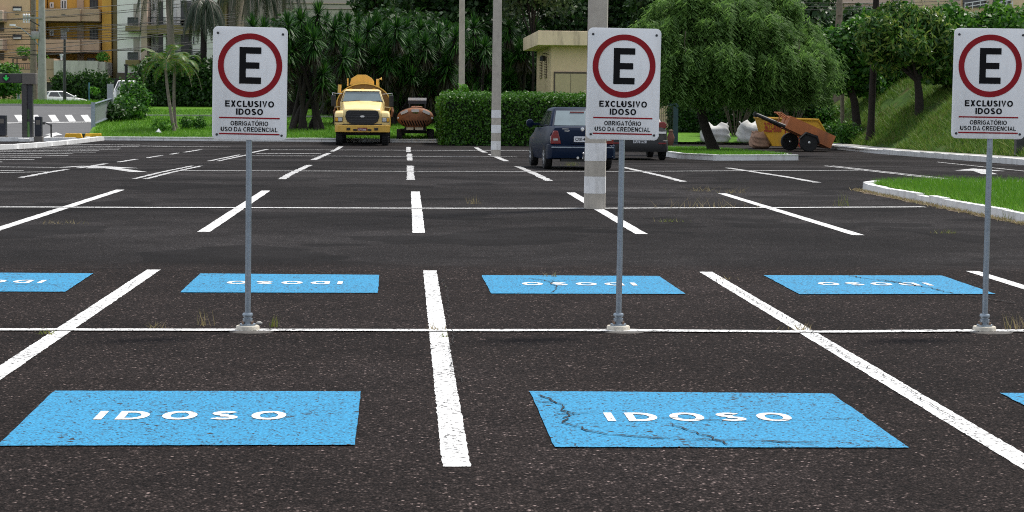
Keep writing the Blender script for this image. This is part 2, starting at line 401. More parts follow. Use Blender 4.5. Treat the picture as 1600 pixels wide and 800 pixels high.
M['yellow_truck'] = pm('yellow_truck_paint', (.80, .48, .085), .4, .08, 3, coat=.3, dirt=(.40, .24, .06), dirt_amt=.35)
M['pale_yellow'] = pm('pale_yellow_truck_paint', (.87, .67, .28), .4, .07, 3, coat=.4, dirt=(.55, .36, .1), dirt_amt=.3)  # paler yellow than the tank, for bonnet, fenders and cab
M['orange_tank'] = pm('rusty_orange_paint', (.25, .105, .048), .7, .3, 4, .1, dirt=(.14, .06, .035), dirt_amt=.6)
M['cart_orange'] = pm('orange_cart_paint', (.46, .145, .045), .6, .15, 3, .1, dirt=(.16, .07, .04), dirt_amt=.6)
M['skip_yellow'] = pm('yellow_skip_paint', (.68, .36, .015), .55, .12, 3, .1, dirt=(.28, .15, .05), dirt_amt=.6)
M['red_letter'] = pm('red_lettering', (.34, .03, .02), .6, .15, 10)
M['beige_wall'] = pm('cream_render', (.76, .57, .37), .9, .06, 2, .1, dirt=(.46, .35, .22), dirt_amt=.3)
M['roof_edge'] = pm('weathered_cream_parapet', (.84, .66, .45), .9, .08, 2, .1, dirt=(.16, .13, .10), dirt_amt=.75)
M['beige_door'] = pm('cream_steel_door', (.52, .42, .25), .6, .05, 3)
M['ochre'] = pm('ochre_render', (.68, .38, .075), .9, .06, 1, dirt=(.35, .2, .06), dirt_amt=.3)
M['tan'] = pm('tan_render', (.66, .46, .28), .9, .06, 1, dirt=(.3, .2, .12), dirt_amt=.3)
M['balcony_tan'] = pm('brownish_balcony_render', (.48, .34, .23), .9, .07, 1, dirt=(.2, .14, .1), dirt_amt=.4)
M['pink_tan'] = pm('pinkish_render', (.52, .40, .32), .9, .06, 1)
M['white_wall'] = pm('off_white_render', (.86, .84, .81), .9, .04, 1, dirt=(.5, .47, .43), dirt_amt=.3)
M['stained_wall'] = pm('stained_white_wall', (.58, .55, .50), .9, .1, .6, .1, dirt=(.09, .08, .075), dirt_amt=.9)
M['olive_slab'] = pm('olive_brown_render', (.21, .165, .075), .9, .08, 1)
M['brown_base'] = pm('brown_tiles_and_shade', (.10, .075, .06), .8, .1, 2)
M['dark_open'] = pm('dark_glass_and_shade', (.03, .032, .036), .15, .3, 2, spec=.7)  # window glass; on open garages, entrances and balconies its dark colour paints their shade
M['grey_open'] = pm('grey_shutter', (.18, .18, .19), .7, .1, 5)
M['white_frame'] = pm('white_window_frame', (.74, .74, .74), .6, .05, 5)
M['recess'] = pm('plain_recess_render', (.40, .36, .32), .9, .05, 1)
M['rail'] = pm('dark_balcony_rail', (.045, .045, .05), .5, .1, 5, 0, .4)
M['dark_gantry'] = pm('dark_grey_gantry', (.055, .052, .05), .55, .15, 3)
M['gantry_box'] = pm('grey_brown_gantry_cap', (.14, .125, .11), .65, .12, 3)
M['navy'] = pm('dark_blue_plastic', (.018, .02, .03), .5, .15, 5)
M['yellow_block'] = pm('yellow_wheel_stop_paint', (.75, .42, .02), .7, .12, 6)
M['fence_panel'] = pm('grey_steel_sheet', (.36, .38, .40), .5, .08, 3, 0, .3)
M['teal'] = pm('teal_green_fence_paint', (.03, .075, .075), .55, .15, 5)
M['bag'] = pm('white_woven_bag', (.54, .54, .52), .85, .12, 5, .4, dirt=(.3, .26, .2), dirt_amt=.4)
M['brown_bag'] = pm('brown_sack_cloth', (.36, .22, .15), .9, .25, 7, .5)
M['bark'] = pm('grey_brown_bark', (.085, .065, .05), .95, .35, 7, .6)
M['dark_bark'] = pm('dark_bark', (.019, .014, .011), .95, .35, 7, .6)
M['palm_bark'] = pm('ringed_palm_bark', (.20, .17, .14), .95, .3, 9, .5)
M['wood'] = pm('grey_wood_post', (.20, .16, .125), .9, .25, 6, .4)
M['hedge_core'] = pm('dark_hedge_core', (.012, .02, .008), .95, .4, 6, .5)
M['hedge_leaf'] = leafm('clipped_hedge_leaf', [(.025, .085, .007), (.045, .14, .010), (.085, .22, .016)])
M['dark_hedge_leaf'] = leafm('dark_hedge_leaf', [(.014, .045, .008), (.022, .07, .010), (.045, .115, .015)])
M['tree_leaf'] = leafm('broad_tree_leaf', [(.012, .04, .010), (.022, .065, .012), (.045, .10, .02)])
M['light_leaf'] = leafm('grey_green_leaf', [(.03, .055, .02), (.06, .10, .04), (.10, .15, .06)])
M['yucca_leaf'] = leafm('yucca_blade', [(.010, .042, .008), (.020, .078, .012), (.06, .17, .02)], .2, .5, .25)
M['yucca_dead'] = leafm('dry_yucca_blade', [(.022, .026, .010), (.05, .042, .014)])
M['pepper_leaf'] = leafm('pepper_tree_leaf', [(.08, .17, .038), (.135, .26, .06), (.21, .37, .09)], .5)
M['mango_leaf'] = leafm('long_glossy_leaf', [(.02, .075, .014), (.045, .14, .018), (.10, .21, .03), (.30, .38, .08)], .4, .35)
M['round_leaf'] = leafm('round_glossy_leaf', [(.02, .08, .01), (.04, .145, .014), (.11, .26, .025)], .35, .45)
M['bright_leaf'] = leafm('fresh_green_leaf', [(.06, .20, .015), (.11, .30, .025), (.16, .36, .04)])
M['palm_leaf'] = leafm('areca_frond', [(.04, .13, .02), (.07, .17, .025), (.18, .17, .03)])
M['queen_leaf'] = leafm('hanging_palm_frond', [(.02, .035, .016), (.035, .055, .028), (.06, .08, .045)])
M['blade'] = leafm('grass_blade', [(.07, .20, .012), (.10, .26, .016), (.16, .30, .03)], .35, .5, .25)
M['bank_blade'] = leafm('rough_grass_blade', [(.055, .14, .014), (.10, .20, .02), (.19, .22, .06)], .35, .6, .2)
M['dry_blade'] = leafm('dry_grass_blade', [(.26, .20, .10), (.32, .26, .15), (.20, .19, .07)], .3, .7, .2)
M['weed'] = leafm('weed_blade', [(.12, .19, .03), (.20, .24, .05), (.30, .24, .10)], .3, .6, .2)
def emit(name, col, s):
    m, N, L, b = new_mat(name); b.inputs['Base Color'].default_value = (*col, 1)
    b.inputs['Emission Color'].default_value = (*col, 1); b.inputs['Emission Strength'].default_value = s; return m
M['green_lamp'] = emit('green_signal_lamp', (.02, .5, .08), .2)

# ------------------------------------------------------------------ leaves, grass, palms
def unit(a): return a / (np.linalg.norm(a, axis=-1, keepdims=True) + 1e-9)
def leaves(name, pts, nrm, size, mat, parent, aspect=.42, droop=.3, spread=.7, fold=.12):
    n = len(pts)
    nn = unit(nrm + spread * rng.normal(size=(n, 3)))
    d = unit(np.cross(nn, rng.normal(size=(n, 3)))); d[:, 2] -= droop; d = unit(d)
    sd = unit(np.cross(d, nn)); up = np.cross(sd, d)
    s = size * rng.uniform(.6, 1.35, (n, 1))
    a = pts - d * s * .5; c = pts + d * s * .5
    b = pts + sd * s * aspect * .5 + up * s * fold; e = pts - sd * s * aspect * .5 + up * s * fold
    V = np.stack([a, b, c, e], 1).reshape(-1, 3); Fc = np.arange(4 * n).reshape(n, 4)
    return np_mesh(name, V, Fc, mat, parent)
def clump_points(clumps, n, lo=.55, top=.35):
    cl = np.array(clumps, dtype=float); w = cl[:, 3] * cl[:, 4] + cl[:, 4] * cl[:, 5]; w /= w.sum()
    idx = rng.choice(len(cl), n, p=w)
    d = unit(rng.normal(size=(n, 3))); rr = rng.uniform(lo ** 3, 1.08, (n, 1)) ** (1 / 3)
    rr *= 1 + .12 * rng.normal(size=(n, 1))
    p = cl[idx, :3] + d * rr * cl[idx, 3:]
    nr = unit(d / cl[idx, 3:]); nr[:, 2] += top
    return p, unit(nr)
def box_points(x0, x1, y0, y1, z0, z1, n, jit=.08, faces='xXyYZ'):
    ar = {'x': (y1 - y0) * (z1 - z0), 'X': (y1 - y0) * (z1 - z0), 'y': (x1 - x0) * (z1 - z0), 'Y': (x1 - x0) * (z1 - z0), 'Z': (x1 - x0) * (y1 - y0)}
    ps, ns = [], []; tot = sum(ar[f] for f in faces)
    for f in faces:
        k = max(1, int(n * ar[f] / tot)); p = rng.uniform((x0, y0, z0), (x1, y1, z1), (k, 3)); q = np.zeros((k, 3))
        ax = {'x': 0, 'y': 1, 'z': 2}[f.lower()]; hi = f.isupper()
        p[:, ax] = ((x1, y1, z1)[ax] if hi else (x0, y0, z0)[ax]) + rng.normal(size=k) * jit
        q[:, ax] = 1 if hi else -1; ps.append(p); ns.append(q)
    return np.concatenate(ps), np.concatenate(ns)
def hedge(name, label, x0, x1, y0, y1, z0, z1, n, size, leaf, group=None, cat='hedge', jit=.09, bumps=0, faces='xXyZ'):
    t = thing(name, label, cat, ((x0 + x1) / 2, (y0 + y1) / 2, z0), 0, group)
    a, b, c = (x1 - x0) / 2, (y1 - y0) / 2, z1 - z0
    m = MB().box(-a + .12, a - .12, -b + .12, b - .12, 0.0, c - .14); m.build('twigs_and_dark_core', M['hedge_core'], t)  # solid dark box added as opaque core, interior shade put into its colour
    p, q = box_points(-a, a, -b, b, 0.02, c, n, jit, faces)
    if bumps:
        k = np.sin(p[:, 0] * 2.1) + np.sin(p[:, 0] * 3.7 + 1) + np.sin(p[:, 1] * 2.9)
        p[:, 2] += bumps * k * (p[:, 2] / c); p[:, 1] -= bumps * .5 * k * (q[:, 1] < 0)
    leaves('foliage', p, q, size, leaf, t, .55, .15, .75)
    return t
def blades(name, pts, hgt, wid, mat, parent=None, lean=.5):
    n = len(pts); h = hgt * rng.uniform(.45, 1.25, (n, 1)); a = rng.uniform(0, 2 * np.pi, n)
    sd = np.stack([np.cos(a), np.sin(a), np.zeros(n)], 1) * wid * .5
    ln = np.stack([rng.normal(size=n), rng.normal(size=n), np.zeros(n)], 1) * lean * h
    V = np.stack([pts - sd, pts + sd, pts + ln + np.array([0, 0, 1]) * h], 1).reshape(-1, 3)
    return np_mesh(name, V, np.arange(3 * n).reshape(n, 3), mat, parent)
def rosette(center, nb, L, w, lo, hi, droop, axis=(0, 0, 1)):
    """sword-shaped leaves round a stem tip; returns vertices and quads"""
    az = rng.uniform(0, 2 * np.pi, nb); e = np.radians(rng.uniform(lo, hi, nb)); l = L * rng.uniform(.75, 1.15, nb)
    d = np.stack([np.cos(az) * np.cos(e), np.sin(az) * np.cos(e), np.sin(e)], 1)
    sd = np.stack([-np.sin(az), np.cos(az), np.zeros(nb)], 1)
    ax = np.array(axis); ax = ax / np.linalg.norm(ax)
    rows = []
    for t, ww in ((0, .7), (.4, 1), (.75, .7), (1, .06)):
        p = np.array(center) + d * (l * t)[:, None]; p = p + (ax - np.array([0, 0, 1])) * (l * t * .6)[:, None]
        p[:, 2] -= droop * l * t * t * np.cos(e)
        rows += [p - sd * w * ww / 2, p + sd * w * ww / 2]
    V = np.stack(rows, 1); b = (np.arange(nb) * 8)[:, None]
    q = np.concatenate([b + np.array([[0, 1, 3, 2]]), b + np.array([[2, 3, 5, 4]]), b + np.array([[4, 5, 7, 6]])], 0)
    return V.reshape(-1, 3), q
def merge(parts):
    o = 0; Vs, Fs = [], []
    for V, q in parts: Vs.append(V); Fs.append(q + o); o += len(V)
    return np.concatenate(Vs), np.concatenate(Fs)
def frond(base, az, L, rise, sag, nl, ll, lw, hang, vdir=.55):
    """feather leaf: rachis curve with two rows of narrow leaflets"""
    s = np.linspace(.12, 1, nl); out = np.array([math.cos(az), math.sin(az), 0]); sdv = np.array([-math.sin(az), math.cos(az), 0])
    p = np.array(base) + out * (L * np.sin(s * 1.25) / 1.0)[:, None] * .85 + np.array([0, 0, 1]) * (rise * L * s - sag * L * s ** 2.2)[:, None]
    tg = np.gradient(p, axis=0); tg = unit(tg)
    Vs = []
    for sg in (-1, 1):
        l = (ll * np.sin(np.pi * (.12 + .85 * s)) * rng.uniform(.85, 1.1, nl))[:, None]
        d = unit(sdv * sg + tg * vdir + np.array([0, 0, -1]) * hang * rng.uniform(.7, 1.3, (nl, 1)))
        m = p + d * l * .5; m[:, 2] += .03 * ll
        e = p + d * l; e[:, 2] -= l[:, 0] * hang * .4
        wv = tg * lw / 2
        Vs.append(np.stack([p - wv * .5, p + wv * .5, m + wv, m - wv, ], 1)); Vs.append(np.stack([m - wv, m + wv, e + wv * .15, e - wv * .15], 1))
    V = np.concatenate(Vs).reshape(-1, 3); Fc = np.arange(len(V)).reshape(-1, 4)
    return (V, Fc), [tuple(q) for q in p]
def palm(name, label, base, top, r0, r1, nf, L, rise, sag, ll, lw, hang, leaf, bark, group=None, up=(.1, 1.0), curve=.0, nl=34):
    t = thing(name, label, 'palm', base, 0, group)
    b = Vector(base); tp = Vector(top) - b
    pts = [Vector((tp.x * s + curve * math.sin(s * math.pi), tp.y * s, tp.z * s)) for s in np.linspace(0, 1, 14)]
    rad = [(r0 * 1.5 if i == 0 else r0 + (r1 - r0) * i / 13) * (1 + .06 * (i % 2)) for i in range(14)]
    MB().tube(pts, rad, 12).build('trunk', bark, t, smooth=60)
    pcs = []; rm = MB()
    for i in range(nf):
        az = 2 * math.pi * (i * .382 + .03 * random.random()); k = i / nf
        fr, rc = frond(tuple(pts[-1]), az, L * random.uniform(.85, 1.1), rise * (up[0] + (up[1] - up[0]) * k), sag * random.uniform(.85, 1.2), nl, ll, lw, hang)
        pcs.append(fr); rm.tube([pts[-1]] + rc[::5], [.03 * L / 2] * 2 + [.018 * L / 2] * (len(rc[::5]) - 1), 5)
    V, q = merge(pcs); np_mesh('fronds', V, q, leaf, t); rm.build('leaf_stalks', M['palm_bark'], t)
    return t
def broad_tree(name, label, x, y, h, cr, n, size, leaf, bark=None, group=None, trunk_r=.2, crown_lo=.35, seed=0, aspect=.5, droop=.25, z0=None, k=13, flat=.8):
    rs = random.Random(seed); z0 = T(x, y) if z0 is None else z0
    t = thing(name, label, 'tree', (x, y, z0), 0, group)
    cl = []; tm = MB(); th = h * crown_lo
    tm.tube([(0, 0, -.1), (.05, 0, th * .5), (-.05, .05, th), (0, 0, h * .75)], [trunk_r * 1.35, trunk_r, trunk_r * .8, trunk_r * .25], 10)
    for i in range(k):
        a = 2 * math.pi * (i * .382) + rs.random(); rr = cr * (.25 + .55 * rs.random()); zz = h * (crown_lo + .1 + (1 - crown_lo - .15) * rs.random())
        sh = 1 - .55 * max(0, (zz / h - .7) / .3)
        c = (rr * math.cos(a) * sh, rr * math.sin(a) * sh, zz); s = cr * rs.uniform(.34, .55)
        cl.append((*c, s, s, s * flat))
        tm.tube([(0, 0, th * .8), (c[0] * .45, c[1] * .45, th + (zz - th) * .6), (c[0] * .9, c[1] * .9, zz)], [trunk_r * .5, trunk_r * .3, trunk_r * .08], 6)
    tm.build('trunk', bark or M['bark'], t, smooth=70)
    p, q = clump_points(cl, n, .45); leaves('crown', p, q, size, leaf, t, aspect, droop, .6)
    return t

# ================================================================== GROUND
def grid(name, xs, ys, zf, mat, kind='structure', parent=None):
    V = np.array([(x, y, zf(x, y)) for y in ys for x in xs]); nx = len(xs); ny = len(ys)
    i = np.arange(ny - 1)[:, None] * nx + np.arange(nx - 1)[None, :]; i = i.ravel()
    o = np_mesh(name, V, np.stack([i, i + 1, i + nx + 1, i + nx], 1), mat, parent)
    if kind: o['kind'] = kind
    return o
grid('ground', [-1500, 1500], [-200, 2500], lambda x, y: -1.2, M['soil'])
lot = grid('parking_lot', [-70, -30, -10, 0, 10, BX], [1.0] + list(np.linspace(10, 92.9, 60)), lambda x, y: zlot(y), M['asphalt'])
lot['label'] = 'dark coarse asphalt of the parking lot with worn markings'

def strip(pts, w, jit=.003, step=.22, lift=.003, ends=0):
    """a painted band along a polyline lying on the lot"""
    mb = MB(); L_, R_ = [], []
    for k in range(len(pts) - 1):
        a, b = Vector(pts[k]), Vector(pts[k + 1]); d = b - a; n = max(1, int(d.length / step)); t = d.normalized(); s = Vector((-t.y, t.x))
        for i in range(n + (k == len(pts) - 2)):
            p = a + d * (i / n); j1 = random.gauss(0, jit); j2 = random.gauss(0, jit)
            l = p + s * (w / 2 + j1); r = p - s * (w / 2 + j2)
            L_.append((l.x, l.y, zlot(l.y) + lift)); R_.append((r.x, r.y, zlot(r.y) + lift))
    n = len(L_); mb.add(L_ + R_, [(i + 1, i, n + i, n + i + 1) for i in range(n - 1)]); return mb
def line(pts, w, name='bay_line', mat='white_line', lift=.003, jit=.003, step=.22):
    return strip(pts, w, jit, step, lift).build(name, M[mat], lot)
# double bay lines: X, near end, far end for each row
for x0, x1, a, b in [(-4.94, -4.92, 8.7, 19.3), (-2.37, -2.35, 8.75, 19.12), (.222, .215, 8.91, 19.15), (2.79, 2.815, 8.8, 19.14), (5.40, 5.42, 8.8, 19.35)]:
    line([(x0, a), (x1, b)], .125, step=.05, jit=.0022)
for x in (-7.4, -4.9, -2.42, .14, 2.82, 5.46):
    line([(x, 24.5), (x, 35.3)], .15, mat='white_line')
for x in (-2.48, .07, 2.81, 5.5, 8.2):
    line([(x, 40.6), (x, 52.2)], .16, mat='far_line', jit=.01)
for x in (-5.2, 11.45):
    for dx in (-.11, .11): line([(x + dx, 40.2), (x + dx + .05, 50.5 if x < 0 else 55.5)], .10, mat='far_line', jit=.01)
for x in (-2.68, .07, 2.84):
    line([(x, 58.8), (x, 70.4)], .17, mat='far_line', jit=.012)
    line([(x - .03, 74.0), (x - .03, 84.2)], .17, mat='far_line', jit=.012)
for dx in (-.12, .12): line([(-5.28 + dx, 56.2), (-5.25 + dx, 66)], .11, mat='far_line', jit=.012)
line([(-5.3, 70), (-5.3, 78)], .15, mat='far_line')
# cross lines
line([(-14, 14.1), (-2.4, 14.15), (.2, 14.17), (1.4, 14.2), (2.86, 14.14), (4.1, 14.25), (9, 14.2)], .13, 'row_line', 'thin_line', .008, .004)
line([(-14, 29.4), (-5.8, 29.6), (.2, 29.9), (3, 30.2), (7.95, 31.1)], .19, 'row_line', 'thin_line', .008, .006)
line([(-5.1, 45.6), (.05, 46.4), (5, 47.6), (11.2, 50.4)], .26, 'row_line', 'far_line', .008, .01)
line([(-5.2, 64.3), (.1, 64.9), (3.5, 65.5)], .26, 'row_line', 'far_line', .008, .012)
line([(-5.1, 77.0), (.1, 77.8), (5, 78.6)], .3, 'row_line', 'far_line', .008, .012)
line([(-5.0, 68.3), (-2.9, 68.8)], .5, 'row_line', 'far_line', .008, .012)
# broken lane line, lane edge bars, hatched motorcycle bays on the left
for a, b in [(40.5, 46.2), (47.5, 52.2), (54, 58), (60, 64), (66, 68.5), (70, 76)]:
    line([(-7.55, a), (-7.6, b)], .13, 'lane_line', 'far_line', .004, .015)
line([(-12, 40.6), (-7.6, 44.2)], .18, 'lane_line', 'far_line'); line([(-12, 48.3), (-8.0, 48.0), (-7.7, 49.6)], .22, 'lane_line', 'far_line')
line([(-12, 44.8), (-8.3, 44.8)], .3, 'lane_line', 'far_line')
for i in range(11):
    y = 53 + i * 3.1
    line([(-14.6, y), (-10.4 - .05 * i + .3 * (i % 2), y + .3)], .36, 'hatch_bar', 'far_line', .004, .02)
line([(15.0, 43), (16.2, 62)], .08, 'lane_line', 'thin_line', .004, .01)
def arrow(x, y, s, rz, flip=1):
    c, sn = math.cos(rz), math.sin(rz)
    poly = [(-.12, -1.4), (.12, -1.4), (.12, .1), (.42, .1), (0, 1.3), (-.42, .1), (-.12, .1)]
    poly = [(flip * p[0] * s, p[1] * s * 1.5) for p in poly]
    pts = [(x + p[0] * c - p[1] * sn, y + p[0] * sn + p[1] * c) for p in poly]
    q = [(a, b, zlot(b) + .005) for a, b in pts]
    MB().add(q, [(0, 1, 2, 6), (6, 2, 3, 4, 5)]).build('arrow_marking', M['far_line'], lot)
arrow(-6.7, 47.3, 1.45, R(18)); arrow(14.3, 50.5, 1.5, R(-12)); arrow(16.6, 47, 1.2, R(170)); arrow(-9.3, 82, 1.1, R(80))

# blue reserved panels with their lettering
def panel(q, label, rot, mud=0, wide=.95, dx=0.0):
    """q: far-left, far-right, near-right, near-left corners"""
    mb = MB(); n = 40; m = 14
    fl, fr, nr, nl = [Vector(p) for p in q]
    vs = []
    for i in range(m + 1):
        for j in range(n + 1):
            a = fl.lerp(fr, j / n); b = nl.lerp(nr, j / n); p = a.lerp(b, i / m)
            ex = .002 if i in (0, m) or j in (0, n) else 0
            vs.append((p.x + random.gauss(0, ex), p.y + random.gauss(0, ex), zlot(p.y) + .006))
    mb.add(vs, [(i * (n + 1) + j, (i + 1) * (n + 1) + j, (i + 1) * (n + 1) + j + 1, i * (n + 1) + j + 1) for i in range(m) for j in range(n)])
    pn = mb.build('blue_panel', M['blue_paint'], lot); pn['label'] = label
    c = (fl + fr + nr + nl) / 4
    v, f = stroke_text('IDOSO', wide, .275, .19, .30)
    sg = -1 if rot else 1
    MB().add([(c.x + dx + sg * p[0], c.y + sg * p[1], zlot(c.y) + .009) for p in v], f).build('lettering', M['letter_paint'], pn)
    return pn
def cracks(pn, paths, w=.008):
    mb = MB()
    for path in paths:
        pts = [Vector((p[0], p[1])) for p in path]; out = []
        for k in range(len(pts) - 1):
            a, b = pts[k], pts[k + 1]; n = max(2, int((b - a).length / .05)); d = (b - a).normalized(); s = Vector((-d.y, d.x))
            for i in range(n):
                out.append(a.lerp(b, i / n) + s * random.gauss(0, .011))
        out.append(pts[-1])
        n = len(out); l, r = [], []
        for i, p in enumerate(out):
            ww = w * random.uniform(.35, 1.4) * (.3 if i in (0, n - 1) else 1)
            d = (out[min(i + 1, n - 1)] - out[max(i - 1, 0)]).normalized(); l.append((p.x - d.y * ww * .6, p.y + d.x * ww, zlot(p.y) + .0115)); r.append((p.x + d.y * ww * .6, p.y - d.x * ww, zlot(p.y) + .0115))
        mb.add(l + r, [(i, n + i, n + i + 1, i + 1) for i in range(n - 1)])
    mb.build('crack', M['crack'], pn)
panel([(-1.92, 11.21), (-.25, 11.2), (-.24, 9.46), (-1.88, 9.44)], 'sky blue painted panel reading IDOSO, nearest on the left', 0, dx=-.01)
p2 = panel([(.68, 11.22), (2.35, 11.14), (2.35, 9.38), (.69, 9.40)], 'sky blue painted panel reading IDOSO, nearest, cracked at its corner', 0, dx=-.03)
cracks(p2, [[(1.2, 10.3), (1.6, 10.15), (2.1, 10.2), (2.34, 10.25)]], .004)
cracks(p2, [[(.72, 11.05), (.83, 10.7), (.82, 10.35), (.8, 10.1), (.88, 9.85), (.98, 9.72)], [(.98, 9.72), (1.3, 9.6), (1.62, 9.55), (1.95, 9.5)],
            [(1.32, 10.05), (1.42, 9.8), (1.5, 9.42)], [(.74, 10.35), (.94, 10.42)], [(.78, 10.5), (.86, 10.36)], [(.7, 10.8), (.84, 10.72)]], .009)
panel([(3.30, 11.17), (4.95, 11.1), (4.95, 9.40), (3.31, 9.42)], 'sky blue painted panel cut off at the right edge', 0)
panel([(-4.5, 18.72), (-2.84, 18.66), (-2.80, 16.9), (-4.46, 16.9)], 'far blue painted panel cut off at the left edge', 1, dx=.05)
panel([(-1.88, 18.7), (-.25, 18.62), (-.24, 16.9), (-1.86, 16.88)], 'far blue painted panel behind the left sign pole', 1, wide=1.0)
p6 = panel([(.68, 18.64), (2.31, 18.62), (2.32, 16.9), (.70, 16.88)], 'far blue painted panel behind the middle sign pole', 1, wide=1.0)
cracks(p6, [[(1.22, 18.1), (1.3, 17.5), (1.2, 16.95)], [(1.1, 18.3), (1.35, 17.9)]], .009)
p7 = panel([(3.30, 18.75), (4.98, 18.8), (4.97, 17.0), (3.28, 16.92)], 'far blue painted panel on the right with a dark crack', 1, wide=1.0)
cracks(p7, [[(4.3, 18.3), (4.5, 17.6), (4.62, 17.0)], [(4.05, 18.75), (4.4, 17.9)], [(4.62, 17.0), (4.9, 16.2)]], .013)
cr_ = MB()
cracks(lot, [[(.30, 18.2), (.34, 17), (.30, 15.2), (.33, 14.0), (.26, 12.8), (.31, 11.5)], [(-2.36, 17.9), (-2.33, 17.2)], [(2.74, 18.6), (2.82, 17.4), (2.80, 16.0), (2.84, 14.4), (2.78, 12.8), (2.82, 11.4), (2.79, 10.2)], [(.18, 11.9), (.27, 11.8)], [(.16, 9.4), (.26, 9.3)], [(-4.0, 19.3), (-3.2, 19.15), (-2.5, 19.3)], [(-3.9, 17.6), (-2.9, 17.5)]], .0045)

# ------------------------------------------------------------------ kerbs and islands
def kerb(name, pts, w, h, zf, label=None, close=False, mat='kerb', seg=1.0):
    mb = MB(); P_ = [Vector(p) for p in pts]
    if close: P_.append(P_[0])
    for k in range(len(P_) - 1):
        a, b = P_[k], P_[k + 1]; n = max(1, int((b - a).length / seg)); d = (b - a).normalized(); s = Vector((-d.y, d.x)) * w
        for i in range(n):
            p = a.lerp(b, i / n) + d * .004; q = a.lerp(b, (i + 1) / n) - d * .004
            if i == n - 1 and k < len(P_) - 2: q = q + d * .0
            zz = [(zf(v.x, v.y)) for v in (p, q)]; dh = random.gauss(0, .006)
            vs = []
            for v, z in ((p, zz[0]), (q, zz[1])):
                vs += [(v.x, v.y, z - .1), (v.x + s.x, v.y + s.y, z - .1), (v.x + s.x, v.y + s.y, z + h + dh), (v.x + s.x * .1, v.y + s.y * .1, z + h + dh)]
            mb.add(vs, [(0, 1, 2, 3), (7, 6, 5, 4), (0, 4, 5, 1), (1, 5, 6, 2), (2, 6, 7, 3), (3, 7, 4, 0)])
    o = mb.build(name, M[mat]); o['kind'] = 'structure'
    return o
zl = lambda x, y: zlot(y)
kerb('kerb', [(-13.9, 92.6), (-14.4, 74), (-16, 60)], .35, .17, zl)
kerb('kerb', [(2.2, 92.9), (-14.0, 92.9)], -.32, .17, zl)
kerb('kerb', [(18.5, 89), (18.1, 60), (17.9, 40)], -.32, .17, zl)
sw = grid('sidewalk', [18.0, BX + .3], list(np.linspace(30, 92, 20)), lambda x, y: zlot(y) + .13, M['concrete'])
# right-hand grass island
isl = [(8.30, 20), (8.27, 33), (8.24, 36.3), (8.36, 37.3), (8.7, 38.0), (9.3, 38.4), (14.5, 38.8)]
kerb('kerb', isl, -.16, .125, zl, seg=.8)
ig = MB(); ig.add([(p[0] + .14, p[1] - .05, zlot(p[1]) + .10) for p in isl] + [(30, 38.6, .10), (30, 20, .10)], [tuple(range(len(isl) + 2))])
o = ig.build('grass_island', M['lawn']); o['kind'] = 'structure'
pts = []
while len(pts) < 52000:
    x = 8.42 + 9 * random.random() ** 1.5; y = random.uniform(25, 38.6)
    if y > 36.2 and x < 8.42 + (y - 36.2) ** 2 * .26: continue
    pts.append((x, y, .10))
tag(blades('grass', np.array(pts), .13, .014, M['blade']), kind='stuff')
pts = [(8.24 - abs(random.gauss(0, .07)), random.uniform(24, 37), 0.004) for _ in range(1500)]
dr = []
for i in range(1500):
    x, y, z = pts[i]; dr.append((x, y, z))
tag(blades('dry_grass', np.array(dr), .045, .02, M['dry_blade'], lean=1.2), kind='stuff')
ds = strip([(8.20, 20), (8.19, 33), (8.16, 36.4), (8.30, 37.4)], .16, .04, .2, .003); o = ds.build('dirt_edge', M['soil']); o['kind'] = 'structure'
# tree island
ti = [(9.35, 61.8), (12.15, 63.2), (12.0, 74), (11.4, 80), (9.9, 80.5), (8.65, 70), (8.6, 65)]
kerb('kerb', ti, .15, .18, zl, close=True, seg=1.4)
o = MB().add([(p[0], p[1], zlot(p[1]) + .15) for p in ti], [tuple(range(len(ti)))]).build('tree_island', M['lawn']); o['kind'] = 'structure'
pts = []
while len(pts) < 15000:
    x = random.uniform(8.9, 12.0); y = random.uniform(62.2, 79.5)
    if y < 62.2 + (x - 9.35) * .5 or (x < 9.35 and y < 66): continue
    if x > 12.0 - max(0, y - 74) * .1: continue
    pts.append((x, y, zlot(y) + .14))
tag(blades('grass', np.array(pts), .10, .022, M['blade']), kind='stuff')
# lawn behind the lot, road on the left, bank on the right
ly = [92.9, 93.6, 96, 100, 104, 108, 112, 113, 116, 120, 125, 130, 135, 140, 170, 215]
V = []; ny = len(ly); us = np.linspace(0, 1, 16)
for y in ly:
    for u_ in us: x = edge_x(y) + (36 - edge_x(y)) * u_; V.append((x, y, T(edge_x(y) + .01, y) if y >= 93 else -.30))
i = (np.arange(ny - 1)[:, None] * 16 + np.arange(15)[None, :]).ravel()
o = np_mesh('lawn', np.array(V), np.stack([i, i + 1, i + 17, i + 16], 1), M['lawn']); o['kind'] = 'structure'
kerb('kerb', [(4, 112.4), (-16.4, 112.4)], -.25, .13, lambda x, y: T(0, 112), mat='concrete')
pts = []
for _ in range(36000):
    y = 93.4 + 26 * random.random() ** 1.3; x = random.uniform(edge_x(y) + .2, 2.5); pts.append((x, y, T(x, y) - .01))
tag(blades('grass', np.array(pts), .14, .035, M['blade']), kind='stuff')
M['road'] = pm('smooth_grey_asphalt', (.085, .085, .088), .85, .12, .8, .1)
ry = [92.9, 100, 108, 113, 118, 122, 126, 130, 136, 141.5]
V = []
for y in ry: V += [(-60, y, T(-60, y)), (edge_x(y) - .02, y, T(-60, y))]
np_mesh('road', np.array(V), np.array([(2 * i, 2 * i + 1, 2 * i + 3, 2 * i + 2) for i in range(len(ry) - 1)]), M['road'])['kind'] = 'structure'
V = []; vy = [141.5, 145, 150, 152, 158, 170, 215, 260]
for y in vy: V += [(-90, y, T(-60, y)), (edge_x(y) - .02, y, T(-60, y))]
